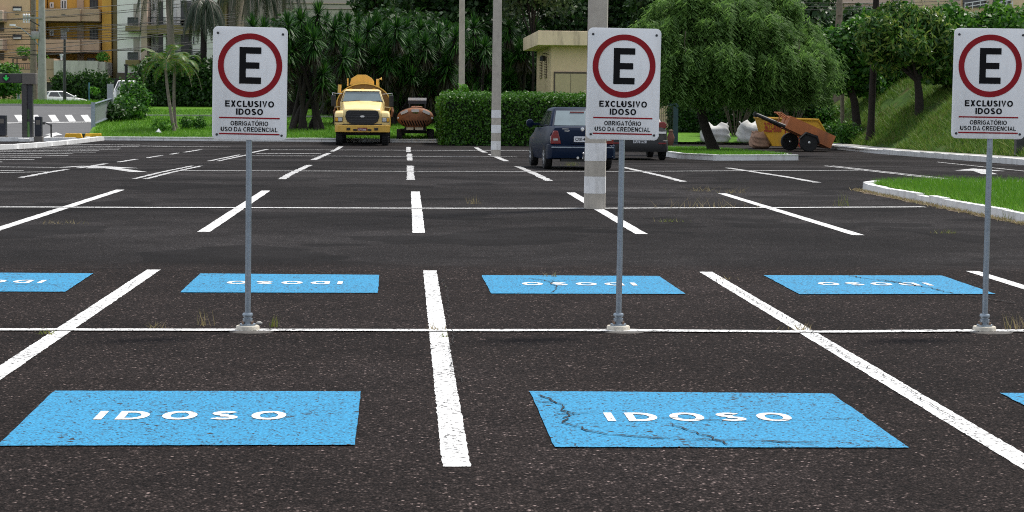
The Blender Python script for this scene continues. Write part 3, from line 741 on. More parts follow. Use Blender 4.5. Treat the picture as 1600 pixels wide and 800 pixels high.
np_mesh('grass_verge', np.array(V), np.array([(2 * i, 2 * i + 1, 2 * i + 3, 2 * i + 2) for i in range(len(vy) - 1)]), M['lawn'])['kind'] = 'structure'
kerb('kerb', [(-60, 141.4), (-21, 141.4)], .25, .15, lambda x, y: T(-60, y), mat='concrete', seg=3)
pts = [(random.uniform(-42, -20.5), y, T(-60, y)) for y in [141.8 + 9 * random.random() for _ in range(9000)]]
tag(blades('grass', np.array(pts), .2, .06, M['blade']), kind='stuff')
# zebra crossing and arrow on the road
road = bpy.data.objects['road']
def road_quad(pix, name, lift=.012):
    q = [G(*p) for p in pix]
    return MB().add([(v.x, v.y, v.z + lift) for v in q], [tuple(range(len(q)))]).build(name, M['white_line'], road)
for x in (22, 48, 75, 101, 126):
    s = 11
    a, b, c, d = (x, 180), (x + s, 179.6), (x + s + 7, 190), (x + 7, 190.4)
    m1 = (x + 3.5, 185.2); m2 = (x + s + 3.5, 184.8)
    q = [[a, m1, m2, b], [m1, d, c, m2]]
    mb = MB()
    for k in q:
        w_ = [G(*p) for p in k]; mb.add([(v.x, v.y, v.z + .012) for v in w_], [(0, 1, 2, 3)])
    mb.build('zebra_bar', M['white_line'], road)
road_quad([(0, 192.2), (144, 190.4), (144, 191.3), (0, 193.2)], 'stop_line', .014)
road_quad([(66, 216), (80, 211), (70, 210.5), (88, 207.3), (98, 210.8), (90, 211.5), (74, 217)], 'arrow_marking')
# bank
xs = list(np.linspace(BX, 27, 26)) + [30, 36, 60]; ys = list(np.linspace(30, 140, 60))
grid('grass_bank', xs, ys, lambda x, y: T(x + 1e-4, y), M['bank_grass'])
bp = []
for _ in range(52000):
    x = BX + 6.2 * random.random() ** 1.2; y = random.uniform(52, 104); 
    if math.sin(x * 2.3 + .6 * y) + math.sin(y * .83 + 1.7 * math.sin(x)) + math.sin(x * 5.1 - y * 1.9) * .6 > 1.15: continue
    bp.append((x, y, T(x + 1e-4, y)))
tag(blades('grass', np.array(bp), .24, .035, M['bank_blade'], lean=.7), kind='stuff')

# ================================================================== SIGNS
def sign(px, py, lean, yaw, tilt, label, dx=0.0, dz=0.0):
    g = G(px, py); t = thing('parking_sign', label, 'sign', g, yaw)
    pole_top = 2.06
    def ax(z): return (lean * z, 0, z)
    MB().tube([ax(.075), ax(1.0), ax(pole_top)], .0205, 16).build('pole', M['galv'], t, smooth=60)
    fm = MB(); fm.lathe([(.082, -.01), (.081, .030), (.076, .036), (.02, .036)], n=28)
    fm.build('footing', M['footing'], t, smooth=40)
    MB().lathe([(.175, -.01), (.165, .002), (.12, .006), (.02, .008)], (.03, -.02, 0), 26).build('mortar_patch', M['mortar'], t, smooth=60)
    cm = MB(); cm.lathe([(.055, .036), (.055, .048), (.034, .05), (.034, .085), (.027, .087), (.027, .097), (.035, .10), (.037, .112), (.033, .122), (.022, .124)], n=24)
    co = cm.build('collar', M['galv'], t, smooth=40)
    for k in range(4):
        bm_ = MB()
        a = math.pi / 4 + k * math.pi / 2
        bm_.lathe([(.008, .048), (.008, .066), (.002, .067)], (.045 * math.cos(a), .045 * math.sin(a), 0), 8)
        bm_.build('bolt', M['rust'], co)
    # plate
    W_, H_ = .507, .772; zc = 1.728 + dz
    mtx = Matrix.Translation((lean * zc + dx, -.03, zc)) @ Matrix.Rotation(tilt, 4, 'Y')
    def rr(w, h, r, n=7):
        out = []
        for cx, cz, a0 in ((w / 2 - r, h / 2 - r, 0), (-w / 2 + r, h / 2 - r, 90), (-w / 2 + r, -h / 2 + r, 180), (w / 2 - r, -h / 2 + r, 270)):
            for k in range(n + 1):
                a = R(a0 + 90 * k / n); out.append((cx + r * math.cos(a), cz + r * math.sin(a)))
        return out
    pl = MB(); o_ = rr(W_, H_, .035)
    inn = rr(W_ - .012, H_ - .012, .03)
    pl.loft([[(x, 0.012, z) for x, z in o_], [(x, -.004, z) for x, z in o_], [(x, -.0065, z) for x, z in inn]])
    po = pl.build('sign_plate', M['plate'], t, smooth=30); po.matrix_local = mtx
    yf = -.0095
    c = (0, H_ / 2 - .262)
    rg = MB(); n = 72; ro, ri = .2185, .179
    vs = []
    for k in range(n):
        a = 2 * math.pi * k / n
        vs += [(c[0] + ro * math.cos(a), yf, c[1] + ro * math.sin(a)), (c[0] + ri * math.cos(a), yf, c[1] + ri * math.sin(a)),
               (c[0] + ro * math.cos(a), yf + .0025, c[1] + ro * math.sin(a)), (c[0] + ri * math.cos(a), yf + .0025, c[1] + ri * math.sin(a))]
    fs = []
    for k in range(n):
        a, b = 4 * k, 4 * ((k + 1) % n); fs += [(a, a + 1, b + 1, b), (a, b, b + 2, a + 2), (a + 1, a + 3, b + 3, b + 1)]
    rg.add(vs, fs).build('red_ring', M['sign_red'], po)
    ew, eh, st = .148, .249, .044; x0 = -.073; z0 = c[1] - eh / 2
    ep = [(x0, z0), (x0 + ew, z0), (x0 + ew, z0 + st), (x0 + st, z0 + st), (x0 + st, z0 + .103), (x0 + ew - .012, z0 + .103), (x0 + ew - .012, z0 + .103 + .043),
          (x0 + st, z0 + .146), (x0 + st, z0 + eh - st), (x0 + ew, z0 + eh - st), (x0 + ew, z0 + eh), (x0, z0 + eh)]
    MB().prism(ep, yf, yf + .0025).build('letter', M['sign_black'], po)
    def zf(v): return H_ / 2 - (v - 45) / 705 * H_
    for s_, w_, h_, v_, t_ in (('EXCLUSIVO', .332, .0425, 524, .20), ('IDOSO', .183, .0425, 573, .20), ('OBRIGATÓRIO', .256, .0305, 646, .165), ('USO DA CREDENCIAL', .386, .0305, 683, .165)):
        v, f = stroke_text(s_, w_, h_, t_); MB().add([(p[0], yf, zf(v_) + p[1]) for p in v], f).build('lettering', M['sign_black'], po)
    for v in (612, 712):
        MB().box(-.206, .206, yf, yf + .0025, zf(v) - .0045, zf(v) + .0045).build('red_stripe', M['sign_red'], po)
    for sx in (-1, 1):
        for sz in (-1, 1):
            MB().lathe([(.0085, 0), (.0085, -.004), (.004, -.007)], (sx * (W_ / 2 - .033), -.0065, sz * (H_ / 2 - .045) - (.01 if sz < 0 else 0)), 10, 'y').build('rivet', M['steel_dark'], po)
    for z in (-.25, .25): MB().box(-.2, .2, .013, .028, z - .018, z + .018).build('back_bracket', M['galv'], po)
    return t
sign(387, 516.5, .0085, R(3), R(.8), 'white EXCLUSIVO IDOSO sign on grey pole in front of the yucca clump', .004, -.024)
sign(966, 516.5, .0075, R(-1), R(.75), 'white EXCLUSIVO IDOSO sign on grey pole overlapping the dark blue car', 0, -.004)
sign(1538, 517.5, .003, R(-7), R(.4), 'white EXCLUSIVO IDOSO sign on grey pole before the grassy bank', -.02, .022)

# ================================================================== CONCRETE LIGHT POLES
def light_pole(name, label, base, w, h, lean, bands, groove=True, taper=.0075, rz=0.0):
    t = thing(name, label, 'pole', base, rz)
    def sec(z, g=0.0):
        a = (w - taper * z) / 2 + g; c = a * .38; x = lean * z
        return [(x - a, -a + c, z), (x - a + c, -a, z), (x + a - c * .35, -a, z), (x + a, -a + c * .35, z), (x + a, a - c, z), (x + a - c, a, z), (x - a + c, a, z), (x - a, a - c, z)]
    MB().loft([sec(z) for z in np.linspace(-.05, h, 12)]).build('shaft', M['pole_concrete'], t)
    for a, b in bands:
        MB().loft([sec(a, .003), sec(b, .003)], caps=False).build('painted_band', M['white_band'], t)
    lamp = MB(); lamp.tube([(lean * h, 0, h), (lean * h, -.8, h + .25), (lean * h, -1.6, h + .3)], .04, 8)
    lamp.box(lean * h - .14, lean * h + .14, -2.2, -1.5, h + .22, h + .36); lamp.build('lamp_arm', M['galv'], t)
    return t
b1 = G(929, 326); light_pole('light_pole', 'thick beige concrete pole with white bands rising behind the middle sign', b1, .31, 8.5, .006, [(.23, .48), (.71, .97), (1.22, 1.48)], rz=R(-8))
b2 = G(774.5, 244.5); light_pole('light_pole', 'slim beige concrete pole with three white bands before the hedge', b2, .305, 9.5, .004, [(.22, .50), (.76, 1.02), (1.25, 1.5)], taper=.007)
b3 = Vector((P(721.5, 160, 97).x, 97, T(3, 97))); light_pole('light_pole', 'thin plain concrete pole rising out of the clipped hedge', b3, .30, 10, -.003, [], taper=.006)

# ================================================================== GUARD HOUSE AND CLIPPED HEDGES
def Vx(px, Y): return P(px, 150, Y).x
def Zy(px, py, Y): return P(px, py, Y).z
gx0 = Vx(861, 105); gy0 = 105.0; gz0 = -.35
gt = thing('utility_house', 'cream rendered service house with thick overhanging flat roof behind the hedge', 'small building', (gx0, gy0, gz0))
zr0 = Zy(850, 70.5, 104.3) - gz0; zr1 = Zy(850, 48, 104.3) - gz0; gw = 6.7; gd = 12.0
wl = MB(); wl.box(0, gw, 0, gd, 0, zr0 + .02); wl.build('wall', M['beige_wall'], gt)
rf = MB(); rf.box(-.75, gw + .75, -.75, gd + .6, zr0, zr1); rf.build('roof', M['roof_edge'], gt, bevel=.02)
dz0, dz1 = .9, Zy(890, 115, 105) - gz0; dx0 = Vx(867, 105) - gx0
d = MB(); d.box(dx0, dx0 + 1.6, -.05, -.003, dz0, dz1); do = d.build('door', M['beige_door'], gt, bevel=.01)
fr = MB(); fr.box(dx0 - .07, dx0 + 1.67, -.06, -.004, dz1 + .002, dz1 + .09); fr.box(dx0 - .07, dx0 - .002, -.06, -.004, dz0, dz1); fr.build('frame', M['brown_base'], do)
MB().box(dx0 + .79, dx0 + .81, -.056, -.0505, dz0, dz1).build('seam', M['brown_base'], do)
for yy in (3.2, 7.0):
    vt = MB(); vz0, vz1 = Zy(853, 121, 108) - gz0, Zy(853, 87, 108) - gz0
    vt.box(-.03, -.003, yy, yy + 1.9, vz0, vz1); vo = vt.build('vent', M['brown_base'], gt)
    sl = MB()
    n = 13
    for k in range(n):
        z = vz0 + (vz1 - vz0) * (k + .1) / n; sl.box(-.06, -.031, yy + .05, yy + 1.85, z, z + (vz1 - vz0) / n * .55)
    sl.build('louvre', M['beige_wall'], vo)
lm = MB(); lm.lathe([(.16, 0), (.16, .22), (.08, .28)], (-.3, 2.2, zr0 - .75), 12); lm.tube([(0, 2.2, zr0 - .4), (-.3, 2.2, zr0 - .35), (-.3, 2.2, zr0 - .5)], .03, 6)
lm.build('wall_lamp', M['black_plastic'], gt)

hx0, hx1 = Vx(693, 88), Vx(918, 88)
hedge('clipped_hedge', 'long clipped green box hedge in front of the cream service house', hx0, hx1 + .6, 87.6, 99.0, -.42, Zy(760, 152, 87.6), 52000, .12, M['hedge_leaf'], faces='xyZ', bumps=.02)
hedge('clipped_hedge', 'dark clipped hedge beside the teal mesh fence behind the weeping tree', Vx(1055, 101), Vx(1300, 101), 101, 103, -.1, Zy(1100, 158, 101), 15000, .17, M['dark_hedge_leaf'], faces='xyZ', bumps=.06)
# young shoots growing out of the hedge by the thin pole
sh = thing('young_shrub', 'light green leafy shoots growing out of the hedge by the thin pole', 'shrub', (Vx(728, 91), 91, 0.9))
p, q = clump_points([(-.25, 0, .75, .35, .3, .4), (.3, 0, .6, .45, .3, .3), (.8, 0, .5, .4, .3, .25), (-.1, 0, 1.1, .25, .2, .25)], 420, .3)
leaves('foliage', p, q, .26, M['bright_leaf'], sh, .4, -.3, .7)
sm = MB()
for k in range(9): sm.tube([(k * .12 - .3, 0, 0), (k * .13 - .35, 0, .9 + .2 * (k % 3))], [.015, .006], 5)
sm.build('stems', M['bark'], sh)

# teal mesh fence between the house and the hedge
ft = thing('mesh_fence', 'teal framed wire mesh fence panel beyond the grey car', 'fence', (Vx(1030, 93), 93, -.42))
x0, x1 = Vx(985, 93) - ft.location.x, Vx(1060, 93) - ft.location.x; zt = Zy(1045, 161, 93) + .42
f1 = MB(); f1.box(x0, x1, -.04, .04, zt - .12, zt); f1.box(x1 - .22, x1, -.05, .05, 0, zt - .121); f1.box(x0, x0 + .1, -.04, .04, 0, zt - .121); f1.build('frame', M['teal'], ft)
wm = MB()
for k in range(22): xx = x0 + .12 + (x1 - x0 - .36) * k / 21; wm.box(xx - .008, xx + .008, -.008, .008, .05, zt - .13)
for k in range(6): wm.box(x0 + .1, x1 - .23, -.012, -.004, .2 + k * .36, .215 + k * .36)
wm.build('wire_mesh', M['steel_dark'], ft)
ur = thing('urn', 'small reddish clay urn standing by the teal fence', 'urn', (Vx(1049, 91), 91, -.42)); ur.scale = (.7, .7, .62)
MB().lathe([(.12, 0), (.2, .25), (.24, .6), (.12, .95), (.14, 1.05), (.10, 1.05)], n=16).build('body', pm('red_clay', (.20, .09, .06), .8), ur, smooth=50)
MB().lathe([(.15, 1.05), (.15, 1.09), (.04, 1.13)], n=16).build('rim', M['rust'], ur)

# ================================================================== CARS
def wheel(parent, x, y, r, w, side, cover='rim', name='wheel', tread=0):
    """wheel with its axle along x; side -1/+1 tells where the outer face is"""
    o = thing(name, None, None, (x, y, r)); o.parent = parent
    tm = MB(); tm.lathe([(r * .62, -w / 2), (r * .93, -w / 2), (r, -w * .36), (r, w * .36), (r * .93, w / 2), (r * .62, w / 2)], n=32, axis='x')
    if tread:
        for k in range(28):
            a = 2 * math.pi * k / 28
            tm.box(-w * .48, w * .48, -.03, .03, r - .02, r + .03, Matrix.Rotation(a, 4, 'X'))
    tm.build('tyre', M['rubber'], o, smooth=40)
    f = side
    rm = MB(); rm.lathe([(r * .63, -f * w * .2), (r * .62, f * w * .44), (r * .5, f * w * .5), (r * .2, f * w * .42), (r * .12, f * w * .50), (.01, f * w * .50)], n=28, axis='x')
    for k in range(6):
        a = 2 * math.pi * k / 6
        rm.box(f * w * .455, f * w * .515, -r * .055, r * .055, r * .12, r * .56, Matrix.Rotation(a, 4, 'X'))
    rm.build('rim', M[cover], o, smooth=40)
    return o
def pane(mb, A, B, C, D, mg=(.06, .06, .06, .06), off=.008):
    """thin plate inset on the face A(bottom left) B C D; margins left,right,bottom,top"""
    A, B, C, D = [Vector(v) for v in (A, B, C, D)]
    n = (B - A).cross(D - A).normalized()
    def s(u, v): return A.lerp(B, u).lerp(D.lerp(C, u), v)
    q = [s(mg[0], mg[2]), s(1 - mg[1], mg[2]), s(1 - mg[1], 1 - mg[3]), s(mg[0], 1 - mg[3])]
    mb.add([p - n * .01 for p in q] + [p + n * off for p in q], [(0, 3, 2, 1), (4, 5, 6, 7), (0, 1, 5, 4), (1, 2, 6, 5), (2, 3, 7, 6), (3, 0, 4, 7)])
def car(name, label, loc, rz, paint, lower, gh, wheels, wr=.29, W_=.80, group=None, detail=None):
    """lower: stations (y, zb, zt, wb, wm, wt); gh: greenhouse y rear base, rear top, front top, front base, zbelt, zroof, wbase, wroof"""
    t = thing(name, label, 'car', loc, rz, group)
    rings = []
    for y, zb, zt, wb, wm, wt in lower:
        zm = zb + (zt - zb) * .35; zh = zb + (zt - zb) * .72
        half = [(wb, zb), (wm, zm), (wm * .995, zh), (wt, zt), (wt * .5, zt + .012)]
        rings.append([(x, y, z) for x, z in half] + [(-x, y, z) for x, z in reversed(half)])
    MB().loft(rings).build('body', M[paint], t, bevel=.02, smooth=45)
    yb, yt, ft_, fb, zb, zr, wb, wr_ = gh
    B = [(-wb, yb, zb), (wb, yb, zb), (wb * .985, fb, zb), (-wb * .985, fb, zb)]
    Tp = [(-wr_, yt, zr - .03), (wr_, yt, zr - .03), (wr_ * .97, ft_, zr - .02), (-wr_ * .97, ft_, zr - .02)]
    rm = MB(); rm.loft([B, Tp, [(p[0] * .8, p[1] + (.12 if i < 2 else -.15), zr + .012) for i, p in enumerate(Tp)]])
    rm.build('roof', M[paint], t, bevel=.05, smooth=50, seg=3)
    g = MB(); pane(g, B[0], B[1], Tp[1], Tp[0], (.07, .07, .10, .10)); g.build('rear_window', M['windscreen'], t)
    g = MB(); pane(g, B[2], B[3], Tp[3], Tp[2], (.06, .06, .08, .08)); g.build('windscreen', M['glass'], t)
    for sd in (0, 1):
        a, b, c, d_ = (B[3], B[0], Tp[0], Tp[3]) if sd == 0 else (B[1], B[2], Tp[2], Tp[1])
        a, b, c, d_ = [Vector(v) for v in (a, b, c, d_)]
        for u0, u1 in ((.06, .47), (.51, .93)):
            A2, B2 = a.lerp(b, u0), a.lerp(b, u1); D2, C2 = d_.lerp(c, u0), d_.lerp(c, u1)
            g = MB(); pane(g, A2, B2, C2, D2, (.02, .02, .08, .12)); g.build('side_window', M['glass'], t)
    for sx in (-1, 1):
        for wy in wheels:
            am = MB(); r2 = wr * 1.16; hw = W_ - .012
            poly = [(wy + r2 * math.cos(R(a)), wr + r2 * math.sin(R(a))) for a in range(-35, 216, 12)]
            am.prism(poly, sx * (hw - .12), sx * (hw + .004), 'x'); am.build('wheel_arch_shade', M['black_plastic'], t)  # black disc on the body side, shade of the arch gap as colour
            wheel(t, sx * (W_ - .085), wy, wr, .18, sx)
        mm = MB(); mm.lathe([(.02, 0), (.09, .03), (.10, .10), (.07, .14)], (sx * (W_ + .10), fb - .25, zb + .07), 12, 'y'); mm.box(*sorted((sx * (wb - .05), sx * (W_ + .03))), fb - .2, fb - .14, zb + .02, zb + .08)
        mm.build('wing_mirror', M[paint] if paint != 'grey_car' else M['black_plastic'], t, smooth=50)
    if detail: detail(t)
    return t
sedan_lower = [(.0, .42, .90, .60, .68, .58), (.05, .40, .97, .70, .755, .64), (.35, .30, 1.0, .74, .80, .67), (.9, .24, .99, .75, .805, .71), (2.0, .22, .95, .755, .805, .73), (2.9, .22, .93, .755, .805, .72),
               (3.5, .24, .84, .74, .795, .66), (3.9, .30, .74, .68, .75, .58), (4.08, .40, .64, .55, .62, .48)]
def sedan_detail(t):
    b = MB(); rings = []
    for y, w, z0, z1 in ((-.10, .58, .34, .51), (-.08, .72, .28, .57), (.05, .80, .25, .59), (.42, .812, .25, .59)):
        rings.append([(-w, y, z0), (w, y, z0), (w, y, (z0 + z1) / 2), (w * .985, y, z1), (-w * .985, y, z1), (-w, y, (z0 + z1) / 2)])
    b.loft(rings); bo = b.build('rear_bumper', M['blue_car'], t, bevel=.02, smooth=50)
    MB().box(-.74, .74, -.106, -.085, .515, .54).build('bumper_strip', M['galv'], bo)
    MB().box(-.5, .5, -.02, .2, .20, .27).build('lower_valance', M['black_plastic'], bo)
    for sx in (-1, 1):
        l = MB(); A = [(sx * .50, .60), (sx * .745, .60), (sx * .745, .77), (sx * .68, .90), (sx * .58, .90)]
        l.loft([[(x, -.028 + abs(x) * .02, z) for x, z in A], [(x * 1.02, .22, z) for x, z in A]])
        lo = l.build('tail_light', M['tail_red'], t, bevel=.012, smooth=50)
        MB().box(*sorted((sx * .58, sx * .69)), -.026, -.012, .68, .725).build('reverse_lamp', M['lamp_clear'], lo)
    p = MB(); p.box(-.2, .2, -.028, -.012, .645, .775); po = p.build('licence_plate', M['plate_grey'], t, bevel=.004)
    tx = MB(); wall_text(tx, 'CXK·4221', .34, .07, 0, -.031, .71, .02); tx.build('plate_number', M['sign_black'], po)
    MB().box(-.27, .27, -.03, -.005, .60, .625).build('boot_trim', M['blue_car'], t)
    bd = MB(); bd.lathe([(.045, .0), (.045, -.01), (.03, -.014)], (0, -.012, .935), 16, 'y'); bd.build('badge', M['chrome'], t)
    tx = MB(); wall_text(tx, 'CORSA', .15, .022, -.40, -.014, .945, .02); tx.build('boot_lettering', M['chrome'], t); tx = MB(); wall_text(tx, 'Super', .12, .035, -.36, -.016, .905, .02); tx.build('boot_lettering', M['chrome'], t)
    hk = MB(); hk.tube([(0, .1, .25), (0, -.18, .28), (0, -.2, .37)], .02, 8); hk.lathe([(.005, 0), (.028, .015), (.03, .03), (.005, .055)], (0, -.2, .37), 12)
    hk.lathe([(.03, 0), (.03, .05)], (-.12, -.14, .29), 12, 'y'); hk.build('tow_hook', M['chrome'], t)
    MB().box(-.17, .17, .86, .875, 1.305, 1.335).build('brake_lamp', M['tail_red'], t)
gA = G(896, 263.5); bc = car('parked_car', 'dark blue saloon car parked tail first beside the thick concrete pole', (gA.x + .10, 49.0, zlot(50) ), R(4.2), 'blue_car', sedan_lower,
    (.52, .98, 2.02, 2.78, .97, 1.42, .70, .56), (.80, 3.24), .285, .80, None, sedan_detail); bc.scale = (1.02, 1, 1.05)
suv_lower = [(.0, .40, 1.0, .66, .76, .66), (.06, .36, 1.08, .78, .84, .74), (.5, .30, 1.08, .82, .875, .79), (1.5, .26, 1.04, .83, .88, .80), (2.9, .26, 1.0, .83, .88, .79), (3.6, .28, .92, .8, .86, .74), (4.0, .36, .8, .7, .78, .62)]
def suv_detail(t):
    b = MB(); rings = []
    for y, w, z0, z1 in ((-.08, .66, .30, .56), (-.06, .82, .26, .60), (.1, .885, .26, .62), (.4, .89, .26, .62)):
        rings.append([(-w, y, z0), (w, y, z0), (w, y, z1), (-w, y, z1)])
    b.loft(rings); bo = b.build('rear_bumper', M['black_plastic'], t, bevel=.03, smooth=50)
    p = MB(); p.box(-.2, .2, -.1, -.085, .52, .65); po = p.build('licence_plate', M['plate_grey'], t, bevel=.004)
    tx = MB(); wall_text(tx, 'FUT3F97', .34, .075, 0, -.103, .57, .02); tx.build('plate_number', M['sign_black'], po)
    MB().box(-.198, .198, -.104, -.1005, .625, .648).build('plate_band', pm('plate_blue', (.02, .05, .25)), po)
    MB().box(-.80, .80, -.05, .02, .80, .87).build('boot_trim', M['chrome'], t, bevel=.01)
    for sx in (-1, 1):
        l = MB(); A = [(sx * .42, 1.0), (sx * .80, .97), (sx * .82, 1.1), (sx * .74, 1.17), (sx * .45, 1.14)]
        l.loft([[(x, -.03 + abs(x) * .05, z) for x, z in A], [(x, .25, z) for x, z in A]]); l.build('tail_light', M['tail_red'], t, bevel=.015, smooth=50)
        MB().box(*sorted((sx * .56, sx * .80)), -.095, -.07, .50, .54).build('reflector', M['tail_red'], bo)
gB = G(991, 249); car('parked_car', 'grey hatchback mostly hidden behind the middle sign and blue car', (gB.x, 61.6, zlot(62)), R(1.5), 'grey_car', suv_lower, (.12, .55, 2.0, 2.9, 1.07, 1.50, .74, .58), (.62, 3.2), .31, .87, None, suv_detail)

# ================================================================== YELLOW TANK TRUCK
def truck():
    g = G(566, 227.3)
    t = thing('tank_truck', 'yellow bonneted tank truck with black grille facing the lot', 'truck', (g.x, g.y, zlot(g.y)), R(1.2))
    # local: front faces -y, front bumper at y=-.35
    py = 'pale_yellow'
    hood = MB(); rings = []
    for y, w, wt, z0, z1 in ((-.16, .80, .70, .90, 1.44), (-.10, .86, .74, .86, 1.52), (.5, .88, .78, .86, 1.70), (1.05, .90, .84, .86, 1.84)):
        rings.append([(-w, y, z0), (w, y, z0), (w, y, (z0 + z1 * 2) / 3), (wt, y, z1), (wt * .4, y, z1 + .04), (-wt * .4, y, z1 + .04), (-wt, y, z1), (-w, y, (z0 + z1 * 2) / 3)])
    hood.loft(rings).build('bonnet', M[py], t, bevel=.03, smooth=50)
    for sx in (-1, 1):
        fd = MB(); poly = []
        prof = [(-.20, .86), (-.22, 1.22), (-.12, 1.40), (.15, 1.47), (.75, 1.47), (1.0, 1.36), (1.05, .95), (.95, .80)]
        arch = [(.40 + .52 * math.cos(R(a)), .50 + .52 * math.sin(R(a))) for a in range(38, 150, 12)]
        fd.loft([[(sx * .80, y, z) for y, z in prof + arch], [(sx * 1.10, y, z - .02) for y, z in prof + arch], [(sx * 1.16, y * .96 + .03, z - .10 if z > 1.2 else z) for y, z in prof + arch]])
        fd.build('fender', M[py], t, bevel=.03, smooth=45)
        hb = MB(); hb.box(*sorted((sx * .82, sx * 1.145)), -.25, -.18, .985, 1.19); ho = hb.build('headlight', M['black_plastic'], t, bevel=.01)
        MB().box(*sorted((sx * .84, sx * 1.01)), -.262, -.24, 1.01, 1.165).build('lens', M['lamp_clear'], ho, bevel=.01)
        MB().box(*sorted((sx * 1.02, sx * 1.13)), -.262, -.24, 1.01, 1.165).build('indicator', M['amber'], ho, bevel=.01)
        mr = MB(); mr.box(*sorted((sx * 1.12, sx * 1.32)), .95, 1.05, 1.62, 2.12); mo = mr.build('wing_mirror', M['black_plastic'], t, bevel=.04)
        ma = MB(); ma.tube([(sx * .86, 1.25, 2.16), (sx * 1.28, 1.0, 2.2), (sx * 1.26, 1.0, 2.12)], .014, 6); ma.tube([(sx * .95, 1.2, 1.62), (sx * 1.2, 1.0, 1.60)], .014, 6); ma.build('arm', M['chrome'], mo)
    gr = MB(); A = [(-.46, .90), (.46, .90), (.64, 1.0), (.72, 1.22), (.66, 1.44), (.56, 1.48), (-.56, 1.48), (-.66, 1.44), (-.72, 1.22), (-.64, 1.0)]
    gr.prism(A, -.225, -.10); go = gr.build('grille', M['black_plastic'], t, bevel=.015)
    gb = MB()
    for k in range(5): gb.box(-.60 + .02 * abs(k - 2), .60 - .02 * abs(k - 2), -.235, -.226, .985 + k * .10, 1.005 + k * .10)
    gb.box(-.62, .62, -.242, -.226, 1.20, 1.235); gb.build('grille_bars', M['steel_dark'], go)
    ov = MB(); ov.loft([[(.09 * math.cos(R(a)), yy, 1.225 + .042 * math.sin(R(a))) for a in range(0, 360, 15)] for yy in (-.255, -.236)]); ov.build('emblem', M['chrome'], go)
    bp = MB(); rings = []
    for x, dy in ((-1.15, .16), (-1.02, 0), (1.02, 0), (1.15, .16)):
        rings.append([(x, -.36 + dy, .56), (x, -.38 + dy, .86), (x, -.22 + dy, .86), (x, -.22 + dy, .56)])
    bp.loft(rings); bo = bp.build('bumper', M['yellow_truck'], t, bevel=.02)
    MB().box(-1.13, 1.13, -.20, -.14, .862, .90).build('bumper_gap', M['black_plastic'], bo)
    for x0, x1 in ((-.66, -.50), (.50, .66), (-.38, -.22), (.22, .38)):
        MB().box(x0, x1, -.386, -.372, .64 if abs(x0) > .4 else .62, .75 if abs(x0) > .4 else .70).build('bumper_slot', M['black_plastic'], bo, bevel=.01)
    pl = MB(); pl.box(-.2, .2, -.40, -.387, .625, .755); po = pl.build('licence_plate', M['plate_red'], bo)
    # cab
    B = [(-.93, 1.02, 1.80), (.93, 1.02, 1.80), (.95, 2.15, 1.80), (-.95, 2.15, 1.80)]; Tq = [(-.76, 1.38, 2.30), (.76, 1.38, 2.30), (.80, 2.15, 2.31), (-.80, 2.15, 2.31)]
    cb = MB(); cb.loft([[(x, y, .80) for x, y, z in B], B, Tq, [(x * .86, y + (.1 if i < 2 else -.05), 2.365) for i, (x, y, z) in enumerate(Tq)]])
    cb.build('cab', M[py], t, bevel=.04, smooth=50, seg=3)
    g1 = MB(); pane(g1, B[0], B[1], Tq[1], Tq[0], (.04, .04, .06, .10), .012); ws = g1.build('windscreen', M['windscreen'], t)
    MB().tube([(-.75, .99, 1.83), (-.1, .98, 1.90)], .012, 5).build('wiper', M['black_plastic'], ws); MB().tube([(.1, .99, 1.83), (.75, .98, 1.88)], .012, 5).build('wiper', M['black_plastic'], ws)
    rb = MB()
    fo = [Vector((-.88, 1.05, 1.845)), Vector((.88, 1.05, 1.845)), Vector((.735, 1.355, 2.275)), Vector((-.735, 1.355, 2.275))]
    rb.tube([f + Vector((0, -.03, 0)) for f in fo + [fo[0]]], .018, 6); rb.build('rubber_seal', M['black_plastic'], ws)
    for sx, a, b, c, d_ in ((1, B[1], B[2], Tq[2], Tq[1]), (-1, B[3], B[0], Tq[0], Tq[3])):
        g2 = MB(); pane(g2, a, b, c, d_, (.12, .12, .08, .12), .01); g2.build('side_window', M['glass'], t)
    for x in (-.5, 0, .5): MB().box(x - .07, x + .07, 1.5, 1.6, 2.36, 2.40).build('roof_lamp', M['amber'], t)
    # tank
    tk = MB(); rx, rz, cz = 1.19, .91, 1.72
    def el(s, y, n=48): return [(rx * s * math.cos(2 * math.pi * k / n) + .06, y, cz + rz * s * math.sin(2 * math.pi * k / n)) for k in range(n)]
    tk.loft([el(.90, 2.66), el(.955, 2.62), el(.96, 2.5), el(1.0, 2.5), el(1.0, 7.4), el(.9, 7.5)]); to = tk.build('tank', M['yellow_truck'], t, smooth=40)
    ff = MB(); ff.loft([el(.94, 2.58), el(.94, 2.64)]); ff.build('tank_face', pm('brown_tank_front', (.20, .11, .03), .6, .2), to)
    hp = MB(); oc = [(-.56, 2.56), (.50, 2.56), (.50, 2.72), (.40, 2.86), (.16, 3.0), (-.22, 3.0), (-.48, 2.84)]
    hp.prism(oc, 3.0, 3.06); hp.box(-.45, .45, 3.07, 3.8, 2.55, 2.78); hp.build('splash_plate', M['yellow_truck'], to, bevel=.01)
    for q_, r_ in (([(-1.0, 2.6, 2.2), (-.98, 2.6, 2.56)], .07), ([(.66, 2.9, 2.4), (.66, 2.9, 2.80), (.84, 2.9, 2.84)], .07), ([(-.64, 2.9, 2.5), (-.64, 2.9, 2.84)], .03)): MB().tube(q_, r_, 8).build('pipe', M['yellow_truck'], to, smooth=60)
